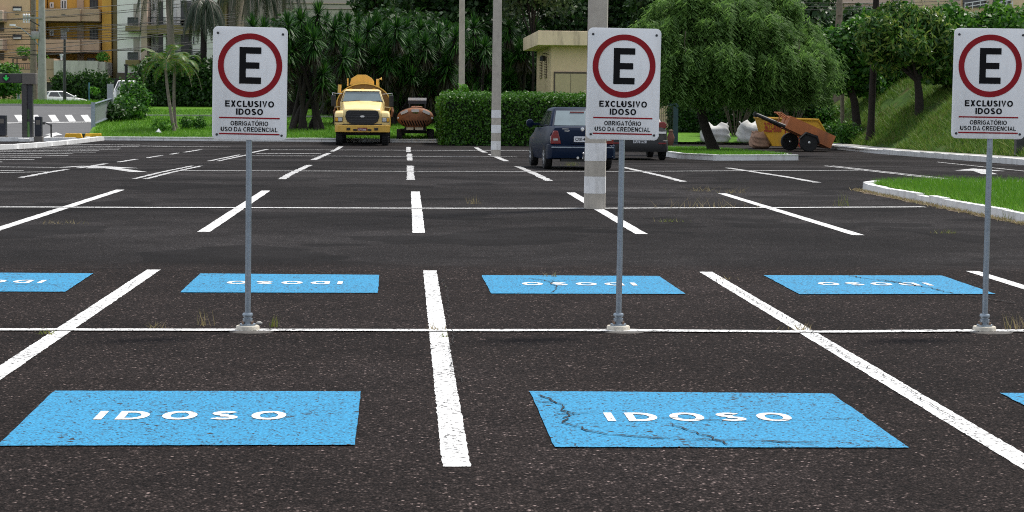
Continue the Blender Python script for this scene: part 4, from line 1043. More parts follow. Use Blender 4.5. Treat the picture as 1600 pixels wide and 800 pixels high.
    for sx in (-1, 1): MB().box(*sorted((sx * 1.02 + .05, sx * 1.18 + .05)), 2.6, 7.0, .72, 1.25).build('side_locker', M['yellow_truck'], t, bevel=.02); MB().tube([(sx * 1.2 + .05, 2.55, 1.2), (sx * 1.26 + .05, 2.5, 1.42), (sx * 1.2 + .05, 2.6, 1.66)], .06, 8).build('hose', M['orange_tank'], t)
    ch = MB(); ch.box(-.42, -.28, 0, 7.3, .62, .86); ch.box(.28, .42, 0, 7.3, .62, .86); ch.box(-.9, .9, .33, .47, .42, .56); ch.box(-.3, .3, .1, 1.2, .45, .85); ch.build('chassis', M['black_plastic'], t)
    for sx in (-1, 1):
        wheel(t, sx * .97, .40, .46, .28, sx, 'steel_dark', tread=1)
        for y in (5.2, 6.3): wheel(t, sx * .98 + .03, y, .48, .44, sx, 'steel_dark', tread=1)
    tx = MB(); wall_text(tx, 'CPT-2666', .33, .08, 0, -.403, .675, .02); tx.build('plate_number', M['plate_grey'], po)
    return t
truck()

# ================================================================== ORANGE TANK TRAILER
def trailer():
    g = G(648, 221.8); k = 1.0
    t = thing('tank_trailer', 'rusty orange oval tank trailer with hazard stripes and light board', 'trailer', (g.x + .02, g.y, zlot(g.y)), R(-1))
    rx, rz, cz = .83, .48, 1.10
    def el(s, y, n=40): return [(rx * s * math.cos(2 * math.pi * i / n), y, cz + rz * s * math.sin(2 * math.pi * i / n)) for i in range(n)]
    b = MB(); b.loft([el(.5, -.13), el(.85, -.08), el(.97, 0), el(1, .08), el(1, 2.6), el(.9, 2.75)]); to = b.build('tank', M['orange_tank'], t, smooth=40)
    st = MB()
    for i in range(11):
        x = -.66 + i * .122
        pts_ = [(x, cz - .10), (x + .055, cz - .10), (x + .055 + .11, cz - .10 - .24), (x + .11, cz - .10 - .24)]
        q = []
        for px_, pz_ in pts_:
            lim = rx * .93 * math.sqrt(max(0, 1 - ((pz_ - cz) / (rz * .98)) ** 2)); px_ = max(-lim, min(lim, px_))
            rr_ = math.sqrt((px_ / rx) ** 2 + ((pz_ - cz) / rz) ** 2); yy = float(np.interp(rr_, [0, .5, .85, .97, 1], [-.13, -.13, -.08, 0, .08])) - .03
            q.append((px_, yy, pz_))
        st.add(q, [(0, 1, 2, 3)])
    st.build('hazard_stripes', M['sign_black'], to)
    for x0, z0, rot_ in ((-.50, 1.43, 24), (0, 1.50, 0), (.50, 1.43, -24)):
        m = Matrix.Translation((x0, -.02, z0 - .06)) @ Matrix.Rotation(R(-rot_), 4, 'Y')
        MB().box(-.17, .17, -.13, .02, -.06, .06, m).build('reflector_board', M['plate_grey'], t)
    for x in (-.78, .76): MB().lathe([(.05, 0), (.05, -.05), (.03, -.06)], (x, .0, 1.10), 14, 'y').build('round_lamp', M['lamp_clear'], t)
    for x0, x1 in ((-.40, -.08), (.0, .36)): MB().box(x0, x1, -.16, -.12, .57, .68).build('number_board', pm('cream_board', (.62, .56, .42), .7), t)
    MB().loft([[(.13 * math.cos(R(a)) + .0, y, 1.33 + .055 * math.sin(R(a))) for a in range(0, 360, 20)] for y in (-.13, -.10)]).build('emblem', pm('faded_green_mark', (.16, .20, .05), .8, .4, 20), to)
    fm = MB(); fm.box(-.5, .5, .1, 2.5, .52, .66); fm.box(-.7, .7, .55, .66, .40, .52); fm.build('chassis', M['black_plastic'], t)
    sg = MB(); sg.box(-.335, .50, .20, .26, 1.74, 1.90); so = sg.build('light_board', M['navy'], t)
    MB().box(-.335, .50, .19, .265, 1.902, 2.02).build('white_top', M['plate_grey'], so)
    pt = MB(); pt.box(-.29, -.25, .2, .25, 1.45, 1.739); pt.box(.42, .46, .2, .25, 1.45, 1.739); pt.build('post', M['steel_dark'], so)
    ht = MB(); ht.lathe([(.26, 1.55), (.26, 1.62), (.2, 1.64)], (.05, .9, 0), 18); ht.build('hatch', M['orange_tank'], to)
    for x in (-.72, .72): wheel(t, x, .6, .30, .26, 1 if x > 0 else -1, 'steel_dark')
    for x in (-.62, .62): wheel(t, x, 2.2, .30, .22, 1 if x > 0 else -1, 'steel_dark')
trailer()

# ================================================================== SKIP, CART AND BAGS
def skip():
    g = G(1262, 233.2); Y = g.y
    xl, xr = Vx(1190, Y) - g.x, Vx(1293, Y) - g.x; xbl, xbr = Vx(1209, Y) - g.x, Vx(1266, Y) - g.x
    zt = Zy(1260, 187, Y) - zlot(Y)
    t = thing('rubbish_skip', 'yellow steel rubbish skip with red lettering behind the orange cart', 'skip', (g.x, Y, zlot(Y)))
    zf = zt * .52
    poly = [(xbl, .12), (xbr, .12), (xr, zf), (xr - .38, zt), (xl, zt + .06), (xl + .2, zf)]
    b = MB(); outer = [[(x, 0, z) for x, z in poly], [(x, 1.7, z) for x, z in poly]]
    n = len(poly); vs = outer[0] + outer[1]
    fs = [(0, 1, 2, 3, 4, 5), (11, 10, 9, 8, 7, 6), (0, 6, 7, 1), (1, 7, 8, 2), (2, 8, 9, 3), (4, 10, 11, 5), (5, 11, 6, 0)]
    b.add(vs, fs)
    bo = b.build('body', M['skip_yellow'], t)
    so = bo.modifiers.new('wall', 'SOLIDIFY'); so.thickness = .03
    rm = MB(); e = [(xl, -.05, zt + .06), (xr - .38, -.05, zt), (xr - .38, 1.75, zt), (xl, 1.75, zt + .06)]
    rm.tube(e + [e[0]], .05, 6); rm.tube([(xr - .38, -.03, zt), (xr, -.03, zf), (xbr, -.03, .14)], .04, 6); rm.build('rim', M['skip_yellow'], t)
    for w_, ww, hh, xx, zz in (('3622-8000', .74, .42, xl + .50, zt * .74), ('TRANS', .95, .36, (xl + xr) / 2 + .02, zt * .62), ('3620', .55, .28, (xl + xr) / 2 + .02, zt * .40), ('3624', .55, .28, (xl + xr) / 2 + .02, zt * .17)):
        tx = MB(); wall_text(tx, w_, ww, hh, xx, -.04, zz, .02); tx.build('lettering', M['red_letter'], bo)
    return t
skip()
def cart():
    Y = 81.0; z0 = zlot(Y); k = 3200 / Y
    def L(px, py, dy=0.0): v = P(px, py, Y); return Vector((v.x, dy, v.z - z0))
    c0 = L(1261, 231); t = thing('handcart', 'orange open box cart tipped back on black wheels with drawbar raised', 'cart', (c0.x, Y, z0))
    def l(px, py, dy=0.0): return L(px, py, dy) - Vector((c0.x, 0, 0))
    a, b, c, d_ = l(1236, 181), l(1306, 213), l(1298, 232), l(1228, 200)
    bx = MB(); th = 1.55
    ux = (b - a).normalized(); uz = (a - d_).normalized()
    # side wall, far wall, floor, two ends
    def slab(p, q, r_, s, y0, y1): bx.loft([[Vector((v.x, y0, v.z)) for v in (p, q, r_, s)], [Vector((v.x, y1, v.z)) for v in (p, q, r_, s)]])
    slab(a, b, c, d_, 0, .04); slab(a, b, c, d_, th, th + .04)
    slab(d_ + uz * .04, c + uz * .04, c, d_, .041, th - .001); slab(a, a + ux * .04, d_ + ux * .04 + uz * .041, d_ + uz * .041, .041, th - .001); slab(b - ux * .04, b, c + uz * .041, c - ux * .04 + uz * .041, .041, th - .001)
    bo = bx.build('box_body', M['cart_orange'], t)
    rk = MB()
    for y in (.1, .75, 1.4):
        p = a.lerp(d_, .2); rk.tube([(p.x - .02, y, p.z), (l(1221, 176).x, y, l(1221, 176).z)], .03, 6)
    p = l(1221, 176); q = l(1216, 191)
    rk.tube([(p.x, .05, p.z), (p.x, 1.5, p.z)], .03, 6); rk.tube([(p.x, .1, p.z), (q.x, .1, q.z)], .028, 6); rk.tube([(p.x + .25, .2, p.z - .12), (q.x + .25, .2, q.z - .05)], .028, 6)
    rk.build('rack', M['cart_orange'], t)
    db = MB(); e = l(1186, 179); m = l(1232, 200)
    db.tube([(e.x, .7, e.z), (m.x, .25, m.z + .02)], .075, 8); db.tube([(e.x, .75, e.z), (m.x, 1.2, m.z)], .06, 8); db.lathe([(.12, -.05), (.12, .05)], (e.x, .72, e.z), 12, 'y'); db.build('drawbar', M['black_plastic'], t)
    md = MB(); g1, g2, g3, g4 = l(1248, 215), l(1258, 206), l(1275, 212), l(1278, 222)
    md.loft([[(v.x, y, v.z) for v in (g1, g2, g3, g4, g4 - uz * .06, g3 - uz * .08, g2 - uz * .08, g1 - uz * .05)] for y in (-.36, -.02)]); md.build('mudguard', M['rubber'], t)
    for px, yy in ((1262, -.20), (1246, th + .1)):
        o = thing('wheel', None, None, (l(px, 221).x, yy, .36)); o.parent = t
        r = .36; w = .22; f = -1
        MB().lathe([(r * .55, -w / 2), (r * .93, -w / 2), (r, -w * .36), (r, w * .36), (r * .93, w / 2), (r * .55, w / 2)], n=30, axis='y').build('tyre', M['rubber'], o, smooth=40)
        MB().lathe([(r * .56, w * .3), (r * .55, -w * .3), (r * .3, -w * .2), (.07, -w * .4), (.01, -w * .4)], n=24, axis='y').build('rim', M['steel_dark'], o, smooth=40)
        MB().lathe([(.05, 0), (.05, -.03), (.01, -.035)], (0, -w * .4, 0), 12, 'y').build('hub', M['chrome'], o)
    return t
cart()
def bag(name, label, px, py, w, h, dpt, mat, seed, corner=.25, tilt=0.0, lumps=.07):
    g = G(px, py); rs = np.random.default_rng(seed)
    t = thing(name, label, 'bag', (g.x, g.y + dpt / 2, zlot(g.y)), tilt)
    n = 36; m = 18; V = []
    ph = rs.uniform(0, 6, 8); fr = rs.integers(2, 7, 8)
    for i in range(m + 1):
        v = i / m
        for j in range(n):
            a = 2 * math.pi * j / n
            ex = .42; cx = math.copysign(abs(math.cos(a)) ** ex, math.cos(a)); sy = math.copysign(abs(math.sin(a)) ** ex, math.sin(a))
            prof = (1 - abs(2 * v - 1) ** 6 * .55) * (1 - .10 * v)
            wr = sum(math.sin(fr[k] * a + ph[k] + v * (4 + 3 * k)) for k in range(8)) / 8
            s = prof * (1 + lumps * wr * 2.2)
            z = h * v * (1 + .10 * math.cos(2 * a + ph[0]) * v + corner * .6 * (abs(cx * sy) ** 2) * v)
            V.append((cx * w / 2 * s, sy * dpt / 2 * s, z))
    F_ = [(i * n + j, i * n + (j + 1) % n, (i + 1) * n + (j + 1) % n, (i + 1) * n + j) for i in range(m) for j in range(n)]
    top = [m * n + j for j in range(n)]
    V.append((0, 0, h * .86)); F_ += [(top[j], top[(j + 1) % n], len(V) - 1) for j in range(n)]
    MB().add(V, F_).build('sack', M[mat], t, smooth=180)
    for sx in (-1, 1): MB().tube([(sx * w * .37, 0, h * .96), (sx * w * .43, -.05, h * 1.08), (sx * w * .34, -.12, h * .95)], .025, 6).build('loop', M[mat], t)
    return t
bag('bulk_bag', 'white woven bulk bag behind the weeping tree trunk', 1119, 226, 1.36, .92, 1.0, 'bag', 3, .10)
bag('bulk_bag', 'white woven bulk bag slumped against the yellow skip', 1177, 223, 1.36, .98, 1.0, 'bag', 5, .22)
bag('rubble_sack', 'brown crumpled rubble sack at the foot of the yellow skip', 1190, 232.5, .88, .68, .7, 'brown_bag', 8, .1, 0, .14)

# ================================================================== YUCCA CLUMPS BEHIND THE TRUCK
def yucca(label, bpx, bpy, Y, heads, seed, L=.82, dead=True):
    heads = [(a, b_ + 15) for a, b_ in heads]; heads += [(a + 14 * (-1) ** k, b_ + 34 + 9 * (k % 3)) for k, (a, b_) in enumerate(heads)]
    random.seed(seed)
    base = G(bpx, bpy); b = Vector((P(bpx, bpy, Y).x, Y, 0)); b.z = T(b.x, b.y)
    t = thing('yucca_tree', label, 'yucca tree', b, 0, 'yuccas behind the yellow truck')
    tm = MB(); green, dry = [], []
    for i, (hx, hy) in enumerate(heads):
        dy = random.uniform(-1.2, 1.6); p = P(hx, hy, Y + dy); e = Vector((p.x - b.x, dy, p.z - b.z))
        s0 = Vector((random.uniform(-.8, .8), random.uniform(-.4, .4), -.1))
        m = s0.lerp(e, .45) + Vector((-e.x * .12, 0, .1))
        tm.tube([s0, s0.lerp(m, .5) + Vector((0, 0, -.05)), m, m.lerp(e, .6), e], [.17, .11, .09, .075, .06], 8)
        ax = Vector((e.x * .12, 0, 1)).normalized()
        green.append(rosette(e, 150, L, .062, -25, 88, .28, ax))
        green.append(rosette(e - Vector((0, 0, .35)), 70, L * .95, .06, -45, 30, .45, ax))
        if dead: dry.append(rosette(e - Vector((0, 0, .5)), 70, L * 1.05, .055, -85, -45, .2, ax))
        if i % 3 == 0:      # a lower side head
            q = m.lerp(e, .55) + Vector((random.uniform(-.7, .7), -random.uniform(.2, .8), random.uniform(-.5, .2)))
            tm.tube([m.lerp(e, .2), q], [.10, .07], 6); green.append(rosette(q, 130, L * .9, .06, -30, 85, .3)); dry.append(rosette(q - Vector((0, 0, .35)), 50, L, .05, -85, -40, .2))
    tm.build('trunk', M['dark_bark'], t, smooth=70)
    V, q = merge(green); np_mesh('crown', V, q, M['yucca_leaf'], t)
    V, q = merge(dry); np_mesh('dry_skirt', V, q, M['yucca_dead'], t)
    return t
yucca('multi stemmed yucca just right of the left sign', 481, 203, 101, [(450, 26), (470, 18), (490, 50), (497, 8), (522, 32)], 1)
yucca('leaning yucca whose trunk stands left of the yellow truck', 538, 190, 106, [(543, 24), (520, 58), (560, 72), (575, 34), (500, 75)], 2)
yucca('yucca right above the yellow truck', 590, 188, 106, [(602, 42), (619, 30), (588, 76), (574, 60)], 3)
yucca('yucca above the orange tank trailer', 632, 188, 107, [(638, 58), (656, 32), (664, 56), (630, 85)], 4)
yucca('yucca left of the thin concrete pole', 676, 186, 107, [(685, 40), (712, 45), (700, 82), (672, 92)], 5)
yucca('yucca between the two slim concrete poles', 742, 186, 109, [(741, 28), (757, 60), (728, 88), (765, 92)], 6)
yucca('yucca showing above the left sign', 408, 196, 106, [(412, 32), (395, 28), (425, 55), (440, 70)], 7)
yucca('second row yucca behind the plant next to the left sign', 455, 186, 113, [(458, 28), (480, 34), (508, 22)], 9)
yucca('second row yucca behind the leaning yucca', 520, 184, 114, [(532, 20), (558, 26), (584, 24)], 10)
yucca('second row yucca between the truck and trailer plants', 600, 184, 114, [(590, 28), (610, 36), (634, 30), (646, 48)], 11)
yucca('second row yucca behind the thin concrete pole', 705, 184, 115, [(672, 36), (698, 34), (726, 34)], 12)
yucca('yucca behind the cream service house', 800, 186, 122, [(795, 28), (812, 66), (780, 60), (835, 30)], 8)

# ------------------------------------------------------------------ dark trees closing the background
tg = 'dark trees behind the yuccas'
for i, (px, Y, h, cr_, lab, leaf, n) in enumerate([
    (470, 124, 4.6, 3.0, 'dark dense tree behind the yucca next to the left sign', 'tree_leaf', 9000),
    (560, 126, 4.8, 3.0, 'dark dense tree behind the yellow truck', 'tree_leaf', 9000),
    (640, 122, 5.6, 3.2, 'dark dense tree behind the orange trailer', 'tree_leaf', 9000),
    (715, 128, 9.5, 3.6, 'tall dark tree behind the thin concrete pole', 'tree_leaf', 11000),
    (790, 130, 10.5, 4.0, 'tall dark tree left of the cream service house', 'tree_leaf', 12000),
    (880, 134, 12.0, 4.4, 'tall dark tree rising above the flat roof of the service house', 'tree_leaf', 13000),
    (985, 134, 12.0, 4.4, 'tall dark tree above the middle sign', 'tree_leaf', 13000),
    (1075, 122, 9.5, 4.0, 'dark tree behind the left half of the weeping tree', 'tree_leaf', 11000),
    (1160, 118, 9.0, 3.8, 'dark tree behind the white bulk bags', 'tree_leaf', 11000),
    (1235, 116, 8.2, 3.6, 'dark tree behind the yellow skip', 'tree_leaf', 11000),
    (1300, 120, 6.6, 3.0, 'dark tree at the left end of the grassy bank', 'tree_leaf', 9000)]):
    x = Vx(px, Y)
    broad_tree('dark_tree', lab, x, Y, h, cr_, int(n * 1.25), .36, M[leaf], M['dark_bark'], tg, .22, .10, 40 + i, .6, .2, k=16, z0=(T(x, Y) if x < 18 else .5))
# pale leaved tree at the top, above the truck
x = Vx(655, 150); broad_tree('pale_tree', 'pale grey green leafy tree above the orange trailer', x, 150, 9.2, 3.6, 6500, .34, M['light_leaf'], M['bark'], None, .2, .45, 61, .55, .3)
x = Vx(585, 140); broad_tree('dark_tree', 'small leafed tree over the beige wall top', x, 140, 8.6, 1.7, 1500, .34, M['tree_leaf'], M['bark'], tg, .12, .62, 62, .6, .4)
x = Vx(835, 118); broad_tree('pale_tree', 'light leafed tree peeking over the service house roof', x, 120, 9.2, 2.6, 4200, .30, M['light_leaf'], M['dark_bark'], None, .07, .55, 63, .55, .3)
# the dark continuous thicket under the trees
for i, (a, b, Y, tp, lab) in enumerate([(440, 620, 130, 85, 'dark thicket behind the yellow truck'), (620, 850, 131, 70, 'dark thicket behind the long clipped hedge')]):
    hedge('thicket', lab, Vx(a, Y), Vx(b, Y), Y, Y + 2, T(0, Y) - .1, Zy(640, tp, Y), 12000, .34, M['tree_leaf'], cat='thicket', jit=.25, bumps=.25, faces='xXyZ')
hedge('thicket', 'dark thicket under the weeping tree behind the bulk bags', Vx(1040, 112), Vx(1345, 112), 112, 114, -.1, Zy(1200, 95, 112), 16000, .32, M['tree_leaf'], cat='thicket', jit=.25, bumps=.2, faces='xXyZ')

# ================================================================== WEEPING PEPPER TREE ON ITS ISLAND
def weeping():
    g = G(1114, 236.5, .14); Y = g.y; x0 = g.x; z0 = g.z
    t = thing('weeping_tree', 'weeping feathery tree with leaning dark trunk on a small kerbed lawn', 'tree', g)
    def l(px, py, dy=0): v = P(px, py, Y); return Vector((v.x - x0, dy, v.z - z0))
    tm = MB(); tm.tube([Vector((.08, 0, -.1)), l(1108, 215), l(1099, 190), l(1094, 165)], [.24, .18, .165, .15], 12)
    lb = [(1060, 110, -.8), (1150, 100, .6), (1210, 115, .3), (1250, 120, -.4), (1120, 60, 0), (1180, 60, .9), (1085, 90, 1.2), (1190, 130, -1.2)]
    for px, py, dy in lb:
        e = l(px, py, dy); a = l(1094, 168); tm.tube([a, a.lerp(e, .35) + Vector((0, 0, .35)), a.lerp(e, .7) + Vector((0, 0, .3)), e], [.12, .085, .05, .02], 8)
    tm.build('trunk', M['dark_bark'], t, smooth=70)
    # hanging strands in overlapping domes
    domes = [(1050, 60, 0, 1.3, 1.5), (1105, 45, .2, 1.5, 1.3), (1160, 30, -.3, 1.6, 1.6), (1215, 55, .2, 1.4, 1.5), (1250, 85, -.2, 1.2, 1.2), (1130, 90, -1.0, 1.6, 1.2), (1200, 95, -.9, 1.5, 1.0), (1075, 95, -.7, 1.3, 1.0), (1160, 70, 1.0, 1.8, 1.6),
             (1030, 85, -.2, .8, 1.0), (1100, 10, .4, 1.6, 1.2), (1190, 10, .3, 1.3, 1.0), (1258, 120, 0, .8, .7), (1230, 122, -.3, 1.1, .8), (1060, 128, -.4, 1.1, .8), (1140, 128, -.6, 1.4, .8), (1192, 132, -.5, 1.2, .7)]
    Vs = []
    for px, py, dy, r, zr in domes:
        c = l(px, py, dy); nt_ = int(34 * r * r); pe = 11; ns = nt_ * pe
        d = unit(rng.normal(size=(nt_, 3))); d[:, 2] = np.abs(d[:, 2]) * .95 - .2
        st = np.array(c) + d * np.array([r, r, zr * .75]) * rng.uniform(.5, 1.08, (nt_, 1))
        d = np.repeat(d, pe, 0); st = np.repeat(st, pe, 0) + rng.normal(size=(ns, 3)) * np.array([.13, .13, .10])
        ln = np.repeat(rng.uniform(.45, 1.25, nt_), pe) * rng.uniform(.5, 1.1, ns)
        nl = 12
        for i in range(ns):
            s = np.linspace(0, 1, nl) * ln[i]
            out = np.array([d[i, 0], d[i, 1], 0]) * .25
            p = st[i] + out * (s * (1 - .35 * s / ln[i]))[:, None] - np.array([0, 0, 1]) * (s ** 1.15)[:, None]
            p = p[p[:, 2] + z0 > zlot(Y) + 1.62 + .55 * rng.random()]
            k = len(p)
            if k < 3: continue
            for sg in (-1, 1):
                a = rng.uniform(0, 6.28); hd = np.array([math.cos(a), math.sin(a), 0]) * sg
                le = rng.uniform(.10, .24, (k, 1)); p = p + rng.normal(size=(k, 3)) * .05; e = p + hd * le + np.array([0, 0, -1]) * le * rng.uniform(.4, 1.1, (k, 1))
                w = np.array([0, 0, .017]); w2 = np.array([-hd[1], hd[0], 0]) * .02
                Vs.append(np.stack([p - w, p + w, e + w * .3 + w2, e - w * .3 - w2], 1))
    V = np.concatenate(Vs).reshape(-1, 3); np_mesh('crown', V, np.arange(len(V)).reshape(-1, 4), M['pepper_leaf'], t)
    tw = MB()
    for k in range(40):
        a = l(random.uniform(1050, 1240), random.uniform(50, 110), random.uniform(-1.7, -.6)); tw.tube([a, a + Vector((random.uniform(-.2, .2), -.1, -.4)), a + Vector((random.uniform(-.3, .3), -.15, -random.uniform(.7, 1.2)))], [.014, .01, .005], 4)
    tw.build('twigs_and_dark_core', M['bark'], t)
weeping()
# leggy bare shrubs behind the bulk bags
for i, (px, w_) in enumerate(((1150, 1.2), (1235, 1.0))):
    v = P(px, 215, 98.5); t = thing('leggy_shrub', ['bare stemmed shrub between the two bulk bags', 'bare stemmed shrub behind the yellow skip'][i], 'shrub', (v.x, 98.5, T(v.x, 98.5)), 0)
    m = MB()
    for k in range(16):
        dx = random.uniform(-1, 1) * w_; m.tube([(dx * .2, random.uniform(-.2, .2), 0), (dx * .55, 0, 1.0), (dx, random.uniform(-.3, .3), 2.0)], [.035, .025, .012], 5)
    m.build('stems', M['bark'], t)
    p, q = clump_points([(0, 0, 2.3, w_ * 1.2, .6, .5)], 900, .3); leaves('foliage', p, q, .24, M['tree_leaf'], t, .5, .3)

# ================================================================== TREES AND POSTS ON THE BANK
g = G(1437, 178)
def bank_tree(label, g, ctr, Y, clumps, n, size, leaf, aspect, droop, tr=.17, name='bank_tree', group='leafy trees along the grassy bank'):
    t = thing(name, label, 'tree', g, 0, group)
    cl = []; tm = MB()
    top = P(ctr[0], ctr[1], Y) - g
    tm.tube([(0, 0, -.15), (top.x * .3, top.y * .3, top.z * .5), top], [tr * 1.25, tr, tr * .7], 10)
    for px, py, dy, rx_, rz_ in clumps:
        c = P(px, py, Y + dy) - g; cl.append((c.x, c.y, c.z, rx_, rx_ * .9, rz_)); tm.tube([top * .8, top.lerp(c, .6), c], [tr * .5, tr * .3, .02], 6)
    tm.build('trunk', M['dark_bark'], t, smooth=70)
    p, q = clump_points(cl, n, .5); leaves('crown', p, q, size, leaf, t, aspect, droop, .6); return t
Yb = g.y
bank_tree('leafy tree with long drooping pale tipped leaves on the bank', g, (1432, 115), Yb,
    [(1375, 45, -.6, .75, .7), (1365, 75, -.5, .6, .6), (1410, 36, 0, .95, .6), (1450, 34, 0, .8, .55), (1420, 70, -.8, 1.0, .75), (1465, 60, .2, .85, .8), (1390, 95, .0, .7, .6), (1440, 95, .5, 1.0, .7), (1475, 85, .5, .8, .9), (1352, 60, 0, .4, .5), (1405, 22, .4, .9, .5)], 9500, .30, M['mango_leaf'], .30, .75)
g2 = Vector((P(1342, 160, 92).x, 92, 0)); g2.z = T(g2.x, 92)
bank_tree('round leafed tree between the weeping tree and the palm trunk', g2, (1320, 110), 92,
    [(1300, 90, 0, 1.0, 1.0), (1330, 68, 0, 1.1, .9), (1290, 72, .3, .8, .8), (1345, 55, .2, .9, .8), (1310, 120, .3, 1.1, .8), (1345, 95, .3, 1.0, 1.0), (1275, 95, .5, .6, .7), (1350, 130, .8, .9, .6)], 11000, .22, M['round_leaf'], .75, .2)
for i, (a, b, Y, lo, tp, lab) in enumerate([(1340, 1500, 99, 2.3, 44, 'tall dark hedge behind the drooping leaf tree on the bank'), (1470, 1640, 88, 2.4, 34, 'tall leafy hedge behind the right sign')]):
    x0_, x1_ = Vx(a, Y), Vx(b, Y)
    hedge('bank_hedge', lab, x0_, x1_, Y, Y + 1.8, lo, Zy((a + b) / 2, tp, Y), 14000, .26, M['round_leaf'], 'hedges along the bank', 'hedge', .28, .16, 'xXyZ')
x = Vx(1560, 92); broad_tree('bank_tree', 'bright leafy tree at the top right corner above the right sign', x, 93, 3.0, 1.5, 3800, .24, M['mango_leaf'], M['dark_bark'], 'leafy trees along the grassy bank', .12, .4, 71, .5, .3, z0=2.9)
g3 = G(1360, 219)
palm('palm_tree', 'dark palm trunk standing on the bank left of the leafy tree', g3, (P(1371, -30, g3.y).x, g3.y, P(1371, -30, g3.y).z + 1.2), .155, .12, 14, 2.6, .6, 1.1, .5, .05, .5, M['queen_leaf'], M['dark_bark'], nl=30)
g4 = G(1316, 206); t = thing('wooden_post', 'bare weathered wooden post on the bank left of the palm trunk', 'post', g4)
h4 = P(1313, 100, g4.y).z - g4.z; MB().tube([(0, 0, -.1), (-.03, 0, h4 * .5), (-.07, 0, h4)], [.10, .095, .085], 9).build('post', M['wood'], t, smooth=60)
MB().lathe([(.1, h4 * .82), (.1, h4 * .84)], (-.06, 0, 0), 10).build('wire_band', M['steel_dark'], t)
# low growth on the bank foot
for i, (px, py, w_, lab) in enumerate([(1310, 215, 1.0, 'low leafy bush at the bank foot right of the orange cart'), (1300, 190, .9, 'tall grassy bush left of the wooden post'), (1330, 222, .5, 'small low bush at the kerb by the palm trunk')]):
    v = G(px, py); t = thing('bush', lab, 'bush', v); p, q = clump_points([(0, 0, .35, w_, .5, .5), (-.4, 0, .3, w_ * .6, .4, .4)], 700, .2)
    leaves('foliage', p, q, .16, M['round_leaf'], t, .5, -.2); MB().tube([(0, 0, -.1), (.02, 0, .4)], [.04, .02], 6).build('stem', M['bark'], t)
dk = G(1592, 240); t = thing('bollard', 'dark square bollard on the pavement under the right sign', 'bollard', dk)
MB().box(-.13, .13, -.13, .13, -.05, .62).build('post', M['steel_dark'], t, bevel=.02); MB().box(-.15, .15, -.15, .15, .621, .68).build('cap', M['steel_dark'], t, bevel=.02)

# ================================================================== LEFT LAWN: PALMS, HEDGE, FENCE, SHRUBS
ar = Vector((P(268, 200, 103).x, 103, 0)); ar.z = T(ar.x, 103)
def areca(label, bpx, bpy, tpx, tpy, Y, az0):
    b = G(bpx, bpy); Yb = b.y; tp = P(tpx, tpy, Yb)
    return palm('small_palm', label, b, tp, .085, .06, 11, 1.6, 1.15, .95, .5, .06, .12, M['palm_leaf'], M['palm_bark'], 'pair of small palms on the lawn', curve=-.05, nl=26, up=(.35, 1.2))
areca('small palm with slightly curved trunk, left of the pair', 272, 205, 258, 98, 103, 0)
areca('small palm with straight trunk, right of the pair', 274, 201, 273, 104, 103, 1)
for i, (px, py, w_, mt, lab) in enumerate([(252, 205, .55, 'weed', 'yellowish low shrub at the foot of the small palms'), (292, 202, .35, 'weed', 'low tuft of shoots right of the small palms'), (312, 202, .3, 'weed', 'low tuft of shoots beside the left sign')]):
    v = G(px, py); t = thing('low_shrub', lab, 'shrub', v); p, q = clump_points([(0, 0, .28, w_, .3, .35)], 260, .2); leaves('foliage', p, q, .17, M['bright_leaf' if i == 0 else 'round_leaf'], t, .45, -.3)
    m = MB()
    for k in range(6): m.tube([(0, 0, -.05), ((k - 2.5) * w_ * .25, 0, .5)], [.015, .006], 5)
    m.build('stems', M['bark'], t)
v = G(247, 208); t = thing('paper_scrap', 'crumpled white paper scrap lying on the lawn by the palms', 'litter', v)
MB().add([(-.15, 0, .02), (.15, .05, .03), (.02, .1, .22), (-.05, -.1, .06), (.12, -.08, .01)], [(0, 3, 2), (3, 4, 2), (4, 1, 2), (0, 4, 3)]).build('paper', M['plate_grey'], t)
hedge('tall_hedge', 'tall dark hedge behind the pair of small palms', Vx(222, 124), Vx(365, 124), 124, 126.5, 1.0, Zy(280, 103, 124), 17000, .22, M['dark_hedge_leaf'], None, 'hedge', .22, .1, 'xXyZ')
for i, (px, py, w_, h_, lab) in enumerate([(197, 187, .9, 1.2, 'leafy bush beside the grey sheet fence'), (207, 176, .8, 1.9, 'taller leafy bush at the left end of the dark hedge'), (172, 189, .7, .9, 'low dark bush at the end of the sheet fence')]):
    v = G(px, py); t = thing('bush', lab, 'bush', v); p, q = clump_points([(0, 0, h_ * .5, w_, .8, h_ * .55), (.3, 0, h_ * .35, w_, .8, h_ * .4), (-.4, -.2, h_ * .3, w_ * .7, .6, h_ * .3)], 1500, .3)
    leaves('foliage', p, q, .24, M['round_leaf' if i < 2 else 'dark_hedge_leaf'], t, .5, .1); MB().tube([(0, 0, -.1), (.02, 0, h_ * .6)], [.06, .02], 6).build('stem', M['bark'], t)
# tall palms with hanging fronds
def tall_palm(label, bpx, bpy, tpx, tpy, r, Y=None, nf=26, L=3.4, bark='palm_bark', hang=1.3):
    b = G(bpx, bpy)
    if Y: b = P(bpx, bpy, Y); b.z = T(b.x, Y)
    return palm('tall_palm', label, b, P(tpx, tpy, b.y), r, r * .8, nf, L, .55, 1.75, .75, .085, hang, M['queen_leaf'], M[bark], 'tall palms in front of the apartment blocks', up=(.2, 1.2), nl=60)
tall_palm('tall palm with pale trunk before the white apartment block', 271, 150, 262, -52, .26, 140, L=2.9, nf=10)
tall_palm('tall palm with dark trunk rising between hedge and left sign', 317, 165, 319, 2, .21, None, bark='dark_bark', L=1.7, nf=12)
tall_palm('tall palm hanging its fronds over the left sign', 385, 150, 386, -42, .22, 140, L=3.0, nf=14)
tall_palm('tall palm with fronds above the right edge of the left sign', 432, 150, 430, -48, .22, 142, L=3.0, nf=12)
